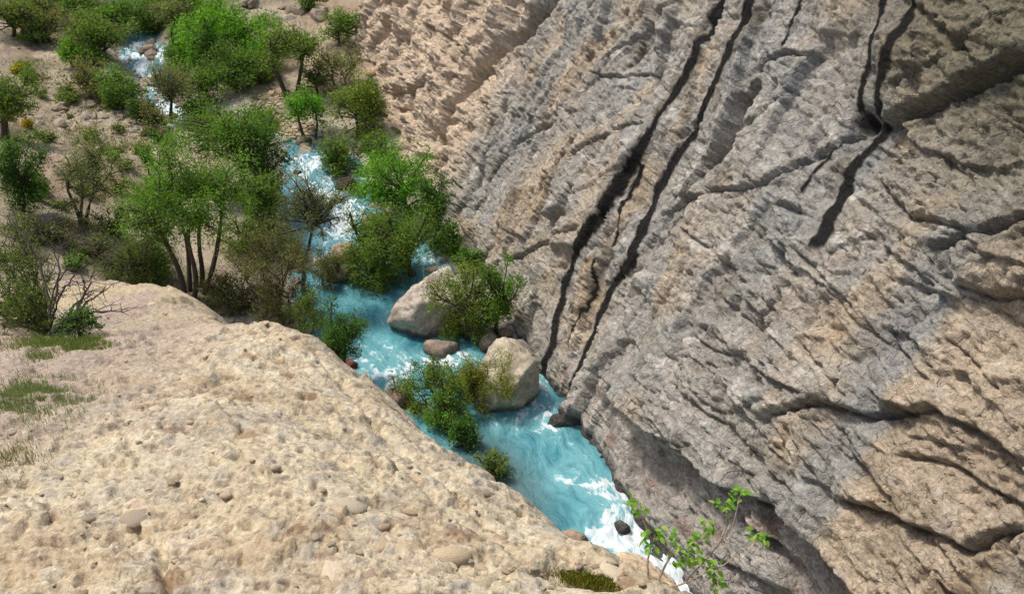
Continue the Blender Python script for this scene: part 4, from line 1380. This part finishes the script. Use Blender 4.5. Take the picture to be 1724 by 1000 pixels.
G = GREENS
TREES = [
    # name, label, cat, base, crown, rx, ry, colour, options
    ('tree', 'thin dark tree at the top left corner of the valley', 'tree', (24, 62), (28, 28), 46, 34, G['olive'], dict(tip=G['brown'], sparse=.3, trunk_r=.10)),
    ('shrub', 'brownish thicket shrub right of the top left corner tree', 'shrub', (85, 72), (82, 44), 40, 28, G['brown'], dict(tip=G['greygreen'], sparse=.45)),
    ('tree', 'broad olive green tree left of the uppermost rapid', 'tree', (190, 102), (168, 62), 56, 42, G['olive'], dict(tip=G['mid'])),
    ('tree', 'mid green tree above the uppermost rapid', 'tree', (205, 66), (205, 22), 58, 34, G['mid'], dict(tip=G['bright'])),
    ('tree', 'green tree on the top edge, left of the river', 'tree', (130, 35), (128, 6), 46, 26, G['mid'], dict(tip=G['olive'])),
    ('shrub', 'grey green shrub right of the uppermost rapid', 'shrub', (290, 60), (292, 24), 36, 32, G['greygreen'], dict(tip=G['mid'])),
    ('shrub', 'mid green bush on the right bank beside the uppermost boulder', 'bush', (305, 110), (302, 78), 34, 32, G['mid'], dict(tip=G['olive'], low=True)),
    ('shrub', 'small round bright green bush with a short stem on the scree', 'bush', (120, 115), (118, 90), 21, 24, G['bright'], dict(tip=G['yellow'], trunk_r=.05)),
    ('shrub', 'brown green thicket on the left bank below the round bush', 'shrub', (165, 160), (158, 132), 48, 30, G['brown'], dict(tip=G['olive'], sparse=.2, low=True)),
    ('shrub', 'dark green shrub on the left bank, right of the brown thicket', 'shrub', (210, 184), (205, 150), 44, 38, G['mid'], dict(tip=G['dark'], low=True)),
    ('tree', 'bright green tree in the middle of the upper right bank', 'tree', (345, 120), (342, 70), 46, 48, G['bright'], dict(tip=G['fresh'], low=True)),
    ('tree', 'largest bright green tree below the brown slope at the valley head', 'tree', (410, 100), (410, 52), 66, 42, G['bright'], dict(tip=G['fresh'], low=True)),
    ('shrub', 'leafy green bush at the left of the valley head slope', 'bush', (365, 50), (362, 25), 38, 24, G['bright'], dict(tip=G['mid'], low=True)),
    ('shrub', 'dark olive bush under the bright green trees', 'bush', (395, 156), (390, 118), 54, 38, G['mid'], dict(tip=G['dark'], low=True)),
    ('tree', 'pale grey tree with a thin trunk in front of the upper river', 'tree', (290, 214), (288, 150), 42, 46, G['greygreen'], dict(tip=G['brown'], sparse=.45, trunk_r=.08)),
    ('shrub', 'yellow green bush right of the pale grey tree', 'bush', (350, 172), (342, 145), 32, 26, G['olive'], dict(tip=G['bright'], low=True)),
    ('tree', 'olive tree with a forked trunk on the gravel bar', 'tree', (490, 163), (486, 82), 56, 40, G['olive'], dict(tip=G['mid'], trunk_r=.12, stems=2)),
    ('shrub', 'green shrub against the cliff pillar', 'shrub', (575, 80), (576, 46), 34, 30, G['mid'], dict(tip=G['greygreen'])),
    ('shrub', 'sparse brownish shrub below the cliff pillar', 'shrub', (572, 146), (575, 112), 46, 32, G['greygreen'], dict(tip=G['brown'], sparse=.4, stems=2)),
    ('shrub', 'dusky shrub left of the sparse brownish one', 'shrub', (535, 160), (532, 135), 30, 24, G['olive'], dict(tip=G['brown'], sparse=.3)),
    ('tree', 'small bright green tree on two short stems above the rapid', 'tree', (524, 236), (513, 186), 40, 34, G['bright'], dict(tip=G['fresh'], trunk_r=.09, stems=2)),
    ('tree', 'yellow green rounded tree at the foot of the buttress', 'tree', (603, 228), (596, 176), 50, 46, G['olive'], dict(tip=G['yellow'], low=True)),
    ('tree', 'wide green tree beside the river behind the big tree', 'tree', (400, 330), (393, 228), 98, 62, G['mid'], dict(tip=G['bright'], trunk_r=.14, dens=1.1)),
    ('tree', 'dark leaves painting the shadowed lower crown of the wide green tree', 'tree', (440, 355), (440, 285), 48, 72, G['dark'], dict(tip=G['mid'], low=True)),  # added crown, leaf colour kept dark for shadow under the wide tree
    ('tree', 'big spreading green tree with several dark trunks, behind the ledge', 'tree', (325, 497), (318, 340), 122, 92, G['mid'], dict(tip=G['bright'], stems=5, trunk_r=.17, dens=1.15, sparse=.05, lobes=60, leaf=.075)),
    ('tree', 'dark tree cut off by the left edge of the picture', 'tree', (4, 236), (18, 168), 50, 46, G['olive'], dict(tip=G['dark'], trunk_r=.14)),
    ('shrub', 'dense dark green bush at the left edge below the dark tree', 'bush', (40, 360), (36, 295), 58, 62, G['dark'], dict(tip=G['mid'], low=True)),
    ('shrub', 'grey olive shrub with bare branches right of the dense dark bush', 'shrub', (140, 378), (140, 300), 62, 66, G['greygreen'], dict(tip=G['olive'], sparse=.5, stems=3, trunk_r=.10, twigs=1.6)),
    ('shrub', 'leaning olive bush on a dark boulder in mid stream', 'bush', (585, 312), (568, 272), 38, 42, G['olive'], dict(tip=G['mid'])),
    ('shrub', 'small green bush just left of the buttress foot', 'bush', (632, 278), (626, 252), 36, 26, G['mid'], dict(tip=G['olive'], low=True)),
    ('shrub', 'large bright green bush spreading along the right bank', 'bush', (690, 380), (674, 308), 68, 56, G['bright'], dict(tip=G['fresh'], low=True, dens=1.15)),
    ('shrub', 'dark green bush against the cliff, right of the large bright bush', 'bush', (735, 420), (728, 350), 34, 60, G['dark'], dict(tip=G['bright'], low=True)),
    ('tree', 'bare grey tree with thin leaves in front of the rapid', 'tree', (532, 540), (526, 362), 62, 62, G['greygreen'], dict(tip=G['mid'], sparse=.62, trunk_r=.085, twigs=1.8)),
    ('tree', 'olive green tree with a dark trunk leaning over the big boulder', 'tree', (704, 486), (658, 414), 82, 78, G['olive'], dict(tip=G['bright'], trunk_r=.15, dens=1.0)),
    ('shrub', 'drooping olive foliage low over the pool, left of the big boulder', 'bush', (632, 505), (628, 468), 46, 42, G['olive'], dict(tip=G['mid'], low=True)),
    ('shrub', 'yellow green bush growing over the big boulder', 'bush', (785, 578), (780, 508), 56, 62, G['olive'], dict(tip=G['yellow'], low=True, dens=.95)),
    ('shrub', 'fresh green bush between the yellow green bush and the cliff', 'bush', (836, 568), (838, 496), 38, 56, G['mid'], dict(tip=G['bright'], low=True)),
    ('shrub', 'small green plant at the cliff foot behind the big boulder', 'bush', (790, 458), (788, 436), 24, 22, G['mid'], dict(tip=G['bright'], low=True)),
    ('shrub', 'brown twiggy thicket right of the big tree', 'shrub', (455, 530), (458, 452), 84, 70, G['brown'], dict(tip=G['olive'], sparse=.60, stems=5, trunk_r=.08, twigs=2.4)),
    ('shrub', 'brown green thicket between the ledge and the pool', 'shrub', (485, 548), (478, 508), 62, 42, G['brown'], dict(tip=G['olive'], sparse=.45, stems=4, trunk_r=.07, twigs=2.0, low=True)),
    ('shrub', 'dusky undergrowth bush at the foot of the big tree', 'bush', (385, 520), (392, 490), 52, 34, G['brown'], dict(tip=G['dark'], sparse=.3, low=True)),
    ('shrub', 'olive scrub left of the big tree trunks', 'shrub', (235, 478), (226, 440), 56, 42, G['olive'], dict(tip=G['brown'], sparse=.45, low=True, twigs=1.5)),
    ('shrub', 'dark green young tree behind the ledge brow', 'shrub', (585, 628), (580, 566), 42, 50, G['dark'], dict(tip=G['mid'], trunk_r=.07, sparse=.1)),
    ('shrub', 'low dark bush under the young dark green tree', 'bush', (572, 625), (562, 594), 26, 24, G['dark'], dict(tip=G['bright'], low=True)),
    ('shrub', 'green twiggy bush behind the ledge in front of the pool', 'bush', (735, 720), (728, 655), 50, 50, G['olive'], dict(tip=G['bright'], sparse=.30, twigs=1.8, stems=3, leaf=.06)),
    ('shrub', 'dense green bush below the twiggy one at the ledge brow', 'bush', (760, 745), (752, 700), 42, 40, G['mid'], dict(tip=G['bright'], low=True, leaf=.06)),
    ('shrub', 'thin twiggy bush in front of the angular boulder', 'shrub', (806, 712), (818, 645), 52, 58, G['yellow'] * .8, dict(tip=G['olive'], sparse=.42, twigs=2.6, stems=4, trunk_r=.05, leaf=.055)),
    ('shrub', 'bright yellow green plant at the ledge brow', 'bush', (702, 715), (700, 692), 26, 18, G['yellow'], dict(tip=G['fresh'], low=True, leaf=.06)),
    ('shrub', 'dark green bush hanging at the water below the ledge', 'bush', (792, 775), (782, 738), 30, 36, G['dark'], dict(tip=G['bright'], low=True, leaf=.06)),
    ('shrub', 'dull olive bush lowest on the bank behind the ledge', 'bush', (835, 822), (824, 785), 30, 36, G['olive'], dict(tip=G['greygreen'], low=True, sparse=.25, leaf=.06)),
    ('shrub', 'tiny dark shrub alone on the scree slope', 'shrub', (246, 276), (246, 265), 9, 11, G['dark'], dict(tip=G['mid'], low=True)),
    ('shrub', 'small dark shrub at the lower end of the rock band', 'shrub', (264, 244), (263, 230), 10, 14, G['dark'], dict(tip=G['olive'], low=True)),
    ('shrub', 'grey green scrub patch on the slope above the left foreground bush', 'shrub', (95, 402), (96, 385), 46, 18, G['greygreen'], dict(tip=G['brown'], low=True, sparse=.5)),
    ('shrub', 'dead grey scrub left of the olive scrub', 'shrub', (165, 440), (165, 415), 34, 26, G['greygreen'], dict(tip=G['brown'], low=True, sparse=.55)),
    ('shrub', 'green shrub on the valley head slope by the top edge', 'shrub', (520, 20), (522, 4), 22, 18, G['mid'], dict(tip=G['olive'], low=True)),
    ('tree', 'olive green tree closing off the river at the top edge', 'tree', (248, 62), (246, 34), 40, 34, G['olive'], dict(tip=G['mid'], low=True)),
    ('tree', 'dull green tree behind the small round bush', 'tree', (150, 88), (134, 58), 36, 34, G['greygreen'], dict(tip=G['olive'])),
    ('tree', 'mid green tree on the top edge above the grey green shrub', 'tree', (330, 36), (322, 8), 44, 30, G['mid'], dict(tip=G['bright'], low=True)),
    ('tree', 'bright green tree at the right end of the valley head grove', 'tree', (452, 118), (446, 84), 38, 36, G['bright'], dict(tip=G['fresh'], low=True)),
    ('tree', 'dark olive tree low among the bright green grove', 'tree', (368, 128), (362, 96), 36, 32, G['dark'], dict(tip=G['mid'], low=True)),
    ('shrub', 'dark green bush between the buttress and the yellow green tree', 'bush', (632, 200), (630, 168), 24, 32, G['dark'], dict(tip=G['mid'], low=True)),
    ('shrub', 'green thicket behind the wide green tree', 'bush', (335, 215), (332, 188), 42, 28, G['mid'], dict(tip=G['olive'], low=True)),
    ('shrub', 'dark shrub along the left bank under the dark green shrub', 'bush', (238, 205), (236, 182), 30, 22, G['dark'], dict(tip=G['brown'], low=True)),
    ('tree', 'dusky olive tree high at the top left edge', 'tree', (60, 30), (58, 8), 44, 26, G['olive'], dict(tip=G['brown'], low=True)),
    ('shrub', 'brownish bush in front of the two brown rocks in the river', 'bush', (548, 500), (552, 450), 34, 44, G['brown'], dict(tip=G['olive'], sparse=.55, twigs=2.0, stems=3, trunk_r=.05)),
    ('shrub', 'dark bush at the left edge of the pool', 'bush', (510, 575), (515, 530), 34, 36, G['olive'], dict(tip=G['dark'], sparse=.45, twigs=2.0, stems=3, trunk_r=.05)),
    ('shrub', 'grey green bush on the left bank beside the middle rapid', 'bush', (455, 395), (458, 372), 36, 36, G['greygreen'], dict(tip=G['mid'], sparse=.2, low=True)),
    ('shrub', 'green scrub left of the big spreading tree', 'bush', (196, 400), (190, 372), 40, 28, G['greygreen'], dict(tip=G['olive'], sparse=.4, low=True)),
    ('shrub', 'faded scrub below the dense dark bush', 'shrub', (40, 405), (38, 385), 44, 22, G['greygreen'], dict(tip=G['brown'], sparse=.4, low=True)),
    ('shrub', 'brown scrub between the bare shrub and the big tree', 'shrub', (200, 330), (196, 312), 26, 18, G['brown'], dict(tip=G['greygreen'], sparse=.4, low=True)),
    ('shrub', 'low bush at the water where the bank meets the ledge', 'bush', (670, 700), (664, 668), 30, 30, G['greygreen'], dict(tip=G['mid'], sparse=.4, low=True)),
    ('shrub', 'small green bush on the right bank under the uppermost boulder', 'bush', (300, 150), (298, 128), 26, 24, G['mid'], dict(tip=G['olive'], low=True)),
    ('shrub', 'brown leafless shrub between the wide green tree and the rock band', 'shrub', (262, 222), (258, 200), 24, 24, G['brown'], dict(tip=G['dark'], sparse=.4, low=True)),
    ('shrub', 'olive bush in the shade right of the big tree crown', 'bush', (415, 425), (410, 398), 46, 34, G['olive'], dict(tip=G['mid'], low=True)),
    ('shrub', 'green bush on the left bank below the dark overhanging foliage', 'bush', (440, 400), (436, 330), 40, 36, G['mid'], dict(tip=G['olive'], low=True)),
    ('shrub', 'mid green scrub at the foot of the big tree, towards the slope', 'bush', (262, 470), (258, 438), 44, 32, G['mid'], dict(tip=G['olive'], low=True, sparse=.2)),
    ('shrub', 'green thicket at the top left, below the dusky olive tree', 'bush', (60, 75), (55, 52), 36, 24, G['mid'], dict(tip=G['olive'], low=True)),
    ('shrub', 'green thicket between the thin corner tree and the round bush', 'bush', (150, 110), (150, 92), 30, 20, G['mid'], dict(tip=G['brown'], low=True)),
    ('tree', 'mid green tree at the middle of the top edge', 'tree', (270, 40), (266, 8), 44, 28, G['mid'], dict(tip=G['olive'], low=True)),
    ('shrub', 'green bush between the forked tree and the bright grove', 'bush', (440, 140), (436, 118), 34, 26, G['olive'], dict(tip=G['mid'], low=True)),
    ('shrub', 'brownish low bush on the gravel bar left of the two stemmed tree', 'bush', (455, 215), (450, 200), 26, 18, G['olive'], dict(tip=G['brown'], low=True, sparse=.2)),
    ('shrub', 'green bush filling the gap at the cliff foot above the yellow green bush', 'bush', (760, 430), (756, 405), 26, 30, G['mid'], dict(tip=G['bright'], low=True)),
    ('shrub', 'loose green bush over the water in front of the angular boulder', 'bush', (770, 690), (764, 650), 32, 36, G['yellow'] * .85, dict(tip=G['mid'], sparse=.35, twigs=1.8, stems=3, trunk_r=.04)),
    ('shrub', 'grey green bush at the water left of the bare grey tree', 'bush', (492, 440), (490, 412), 30, 32, G['greygreen'], dict(tip=G['mid'], low=True, sparse=.25)),
    ('shrub', 'small green bush on the flat rocks left of the olive tree', 'bush', (600, 345), (604, 328), 24, 20, G['mid'], dict(tip=G['bright'], low=True)),
    ('shrub', 'yellow flowering clump on the scree near the left edge', 'shrub', (29, 126), (29, 119), 9, 7, lin(176, 158, 30), dict(tip=G['mid'], low=True)),
    ('shrub', 'yellow flowering clump lower on the scree', 'shrub', (46, 216), (46, 211), 9, 7, lin(182, 150, 30), dict(tip=G['mid'], low=True)),
]
for i, (nm, lab, cat, bp, cp_, rx, ry, col, opt) in enumerate(TREES):
    tree({'tree': 'broadleaf_tree'}.get(nm, nm), lab, cat, bp, cp_, rx, ry, col, seed=i, **opt)

# low scrub tufts dotted over the slope: copies of three plants
protos = [tree('scrub_tuft', 'low grey green scrub tuft dotted over the brown hillside', 'scrub', bp, (bp[0], bp[1] - 7), 13, 9, c_, seed=400 + i, low=True, tip=t_, sparse=.35, group='scrub tufts on the hillside') for i, (bp, c_, t_) in enumerate([((200, 225), G['greygreen'], G['olive']), ((120, 175), G['olive'], G['brown']), ((70, 235), G['mid'], G['greygreen'])])]
r = np.random.default_rng(12)
for i in range(46):
    src_ = protos[i % 3]
    bx = [(0, 90, 120, 250), (110, 140, 300, 290), (60, 230, 260, 360), (0, 380, 260, 470)][i % 4]
    p = ground_hit(r.uniform(bx[0], bx[2]), r.uniform(bx[1], bx[3]))
    o = src_.copy()
    COL.objects.link(o)
    o.location = (p[0], p[1], float(ground_z(p[0], p[1])))
    o.rotation_euler = (0, 0, r.uniform(0, 6.28))
    s_ = r.uniform(.5, 1.25)
    o.scale = (s_, s_, s_ * r.uniform(.7, 1.1))
    for ch in list(src_.children):
        c_ = ch.copy()
        COL.objects.link(c_)
        c_.parent = o

# the many-stemmed bush on the left of the ledge
def broom():
    b = ledge_hit(82, 566)
    r = np.random.default_rng(77)
    _, _, k0 = project(b)
    root = empty('broom_bush', b)
    tag(root, 'bushy many stemmed broom with bare dark branches at left on the ledge', 'bush')
    polys, pts, tips = [], [], []
    def P_(px, py, dk=0):
        return at(px, py, k0 + dk) - b
    ends = [((12, 362), .5), ((30, 440), .2), ((0, 430), .3), ((-15, 480), 0), ((10, 500), -.2), ((45, 470), .1), ((60, 455), .3), ((-30, 520), 0), ((20, 530), -.3), ((-10, 400), .4), ((50, 500), -.2), ((75, 480), .1), ((-40, 450), .2), ((35, 400), .5)]
    for e, dk in ends:
        q = curve(P_(80 + r.uniform(-8, 8), 566), P_(*e, dk), r, .06, 8, .05)
        polys.append((q, np.linspace(.020, .005, 8)))
        for _ in range(9):
            j = int(r.integers(2, 8))
            q2 = curve(q[j], q[j] + (q[-1] - q[0]) * r.uniform(.15, .4) + r.normal(size=3) * .12, r, .12, 5)
            polys.append((q2, np.linspace(.006, .002, 5)))
            tips.append(q2)
    bare = [[(82, 560), (84, 520), (92, 480), (110, 455), (128, 445)], [(84, 560), (95, 510), (112, 480), (128, 458)], [(90, 560), (120, 545), (150, 525), (195, 522), (215, 530)], [(100, 556), (130, 525), (150, 480), (160, 450)], [(92, 555), (140, 500), (140, 470)], [(86, 540), (70, 440), (40, 400), (15, 365)], [(120, 545), (145, 510), (190, 480)], [(88, 520), (100, 460), (96, 420)]]
    for b_ in bare:
        q = np.array([P_(x, y, r.uniform(-.15, .15)) for x, y in b_])
        t = np.linspace(0, len(q) - 1, 12)
        q = np.stack([np.interp(t, np.arange(len(q)), q[:, i]) for i in range(3)], 1) + r.normal(size=(12, 3)) * .008
        polys.append((q, np.linspace(.017, .004, 12)))
        for _ in range(10):
            j = int(r.integers(3, 12))
            q2 = curve(q[j], q[j] + r.normal(size=3) * [.16, .1, .12] + [0, 0, .04], r, .15, 5)
            polys.append((q2, np.linspace(.005, .0018, 5)))
    v, f = tubes(polys)
    link('branches', mesh_np('branches', v, f, True), root, M_BARK)
    L_ = []
    for q in tips:
        m = 52
        t = r.random(m) * 3.9
        i0 = t.astype(int)
        w = (t - i0)[:, None]
        L_.append(q[i0] * (1 - w) + q[i0 + 1] * w + r.normal(size=(m, 3)) * .028)
    pts = np.vstack(L_)
    v, f, c = leaves(pts, .045, r, lin(98, 116, 52), .3, lin(128, 134, 74), .2, .24)
    link('foliage', mesh_np('foliage', v, f, False, None, {'Col': c}), root, M_LEAF)
broom()
tree('shrub', 'low dark green bush tucked against the foot of the left broom', 'bush', (140, 570), (138, 548), 40, 26, G['dark'], seed=301, on='ledge', low=True, leaf=.035, trunk_r=.02, tip=G['olive'], dens=.8)
tree('shrub', 'low grey green plant at the left edge behind the broom', 'bush', (10, 545), (12, 535), 34, 12, G['greygreen'], seed=302, on='ledge', low=True, leaf=.035, trunk_r=.012, tip=G['mid'], dens=.6)

# ------------------------------------------------------------------ grass, moss, weeds
def blades(name, pts, hmin, hmax, wid, cols, seed, label, cat, lean=.45):
    r = np.random.default_rng(seed)
    n = len(pts)
    h = r.uniform(hmin, hmax, n)
    an = r.uniform(0, 6.28, n)
    d = np.stack([np.cos(an), np.sin(an), np.zeros(n)], 1)
    ln = r.uniform(.1, 1, n)[:, None] * lean
    a = pts - d * wid * .5
    b = pts + d * wid * .5
    l2 = r.normal(size=(n, 3)) * [1, 1, 0]
    m = pts + l2 * (h[:, None] * ln * .35) + np.c_[np.zeros((n, 2)), h * .6]
    t = pts + l2 * (h[:, None] * ln) + np.c_[np.zeros((n, 2)), h]
    V_ = np.stack([a, b, m + d * wid * .3, t, m - d * wid * .3], 1)
    tri = np.array([[0, 1, 2], [0, 2, 4], [4, 2, 3]])
    F_ = (np.arange(n)[:, None, None] * 5 + tri[None]).reshape(-1, 3)
    c = np.array(cols)[r.integers(0, len(cols), n)] * r.uniform(.7, 1.25, n)[:, None]
    o = link(name, mesh_np(name, V_.reshape(-1, 3), F_, False, None, {'Col': np.repeat(c, 5, 0)}), None, M_GRASS)
    tag(o, label, cat, None, 'stuff')
    return o

def patch(cx, cy, rx, ry, n, seed, hit):
    r = np.random.default_rng(seed)
    c0 = hit(cx, cy)
    ex = hit(cx + rx, cy) - c0
    ey = hit(cx, cy - ry) - c0
    a = r.normal(size=(n, 2)) * .5
    P_ = c0 + a[:, :1] * ex + a[:, 1:] * ey
    keep = fbm(P_[:, 0] * 2.5, P_[:, 1] * 2.5, 3, seed) > -.18
    P_ = P_[keep]
    P_[:, 2] = ledge_z(P_[:, 0], P_[:, 1]) - .01 if hit is ledge_hit else ground_z(P_[:, 0], P_[:, 1])
    return P_
blades('grass', np.vstack([patch(70, 660, 80, 26, 5200, 5, ledge_hit), patch(20, 670, 60, 20, 1500, 55, ledge_hit)]), .02, .075, .004, [lin(112, 136, 78), lin(134, 142, 96), lin(96, 126, 64), lin(150, 150, 112)], 5, 'thin patch of grass on the earth at the left of the ledge', 'grass')
blades('grass', np.vstack([patch(110, 578, 90, 12, 3200, 6, ledge_hit), patch(60, 598, 40, 12, 500, 66, ledge_hit)]), .03, .10, .006, [lin(94, 124, 54), lin(116, 138, 62), lin(134, 132, 78)], 6, 'green grass ring round the foot of the left broom bush', 'grass')
blades('grass', patch(20, 770, 60, 30, 700, 67, ledge_hit), .02, .06, .004, [lin(120, 124, 84), lin(140, 134, 100)], 8, 'faint dry grass at the lower left edge of the ledge', 'grass')
blades('grass', np.vstack([patch(160, 175, 70, 22, 3060, 7, ground_hit), patch(90, 215, 80, 20, 2550, 71, ground_hit), patch(180, 250, 90, 26, 3060, 72, ground_hit), patch(60, 130, 50, 30, 1870, 73, ground_hit), patch(95, 395, 90, 22, 3060, 74, ground_hit), patch(240, 460, 80, 30, 4080, 75, ground_hit), patch(380, 520, 70, 20, 3060, 76, ground_hit)]), .06, .20, .03, [lin(98, 112, 56), lin(120, 122, 74), lin(84, 100, 48), lin(140, 130, 90)], 9, 'scattered weeds and tufts over the scree hillside', 'weeds', .8)
moss_pts = []
r = np.random.default_rng(31)
for _ in range(2600):
    a = r.normal(size=2) * .45
    moss_pts.append((hp[0] + a[0] * .13 - .0 * a[1] + .01, hp[1] + a[1] * .085 - a[0] * .06))
mp_ = np.array(moss_pts)
mz = ledge_z(mp_[:, 0], mp_[:, 1]) - .045
blades('moss', np.c_[mp_, mz], .012, .035, .006, [lin(112, 112, 30), lin(92, 100, 30), lin(130, 122, 44)], 10, 'olive green moss in the hollow at the lower right of the ledge', 'moss')

# ------------------------------------------------------------------ the sapling at the lower right
def sapling():
    r = np.random.default_rng(4)
    K = 4.45
    b = at(1098, 1018, K - .08)
    root = empty('sapling', b)
    tag(root, 'young sapling with fresh green leaf clusters at the lower right corner', 'sapling')
    def P_(px, py, dk=0.0):
        return at(px, py, K + dk) - b
    limbs = [([(1098, 1040), (1098, 1000), (1092, 976), (1089, 944), (1098, 915), (1103, 900)], .0), ([(1098, 1010), (1108, 976), (1125, 941), (1140, 925), (1153, 915)], .05), ([(1098, 1005), (1108, 990), (1143, 986), (1171, 972), (1199, 956), (1208, 965)], -.06),
             ([(1150, 982), (1192, 938), (1212, 913), (1230, 890), (1238, 872), (1245, 835)], .08), ([(1214, 908), (1224, 880), (1223, 860), (1226, 848)], .08), ([(1199, 960), (1219, 951), (1240, 934), (1258, 920), (1275, 908)], -.05), ([(1160, 916), (1178, 905), (1190, 890)], .04),
             ([(1098, 912), (1085, 880), (1073, 852)], .0), ([(1140, 925), (1165, 938), (1185, 945)], .02), ([(1199, 956), (1208, 975), (1210, 990)], -.06), ([(1125, 941), (1128, 915), (1132, 905)], .05)]
    polys = []
    for pl, dk in limbs:
        q = np.array([P_(x, y, dk * (i / (len(pl) - 1))) for i, (x, y) in enumerate(pl)])
        t = np.linspace(0, len(q) - 1, 14)
        q = np.stack([np.interp(t, np.arange(len(q)), q[:, i]) for i in range(3)], 1)
        q[1:-1] = (q[:-2] + q[1:-1] * 2 + q[2:]) / 4
        w0 = .0075 if pl[0][0] < 1105 and pl[0][1] > 1000 else .0048
        polys.append((q, np.linspace(w0, .0024, 14)))
    v, f = tubes(polys)
    link('stem', mesh_np('stem', v, f, True), root, M_TWIG)
    # leaf blades, a few shapes shared by all
    lm = []
    for i in range(5):
        n = 6
        t = np.linspace(0, 1, n)
        wd = np.sin(math.pi * t ** .8) * .24 * r.uniform(.8, 1.15)
        cz = -.25 * t ** 2 * r.uniform(.3, 1.3)
        V_ = []
        for j in range(n):
            V_ += [(-wd[j], t[j], cz[j] + .10 * wd[j] / .3), (0, t[j], cz[j]), (wd[j], t[j], cz[j] + .10 * wd[j] / .3)]
        F_ = []
        for j in range(n - 1):
            F_ += [(3 * j, 3 * j + 1, 3 * j + 4, 3 * j + 3), (3 * j + 1, 3 * j + 2, 3 * j + 5, 3 * j + 4)]
        c = np.repeat((np.array([lin(124, 168, 56), lin(108, 154, 48), lin(142, 182, 70), lin(98, 142, 44), lin(156, 188, 82)])[i])[None], len(V_), 0)
        me = mesh_np('leaf', np.array(V_), np.array(F_), True, None, {'Col': c})
        me.materials.append(M_LEAF)
        lm.append(me)
    clusters = [(1066, 842, 15, 7), (1078, 858, 15, 7), (1090, 905, 14, 8), (1108, 893, 15, 9), (1098, 920, 14, 7), (1135, 905, 16, 10), (1152, 922, 17, 12), (1170, 905, 14, 9), (1192, 884, 14, 10), (1190, 902, 12, 7), (1218, 852, 13, 9), (1230, 838, 13, 8), (1250, 828, 13, 9), (1270, 902, 12, 8), (1284, 908, 12, 8), (1145, 945, 16, 10), (1172, 935, 16, 11), (1190, 950, 14, 9), (1205, 962, 14, 11), (1212, 984, 13, 9), (1200, 1000, 13, 6)]
    for cx, cy, rad, n in clusters:
        for _ in range(int(n * 1.5)):
            p = P_(cx + r.normal() * rad * .45, cy + r.normal() * rad * .45, r.normal() * .03)
            o = link('leaf', lm[int(r.integers(5))], root)
            o.location = p
            o.rotation_euler = (r.uniform(-.7, .5), r.uniform(-.6, .6), r.uniform(0, 6.28))
            s = r.uniform(.024, .043)
            o.scale = (s, s, s)
sapling()
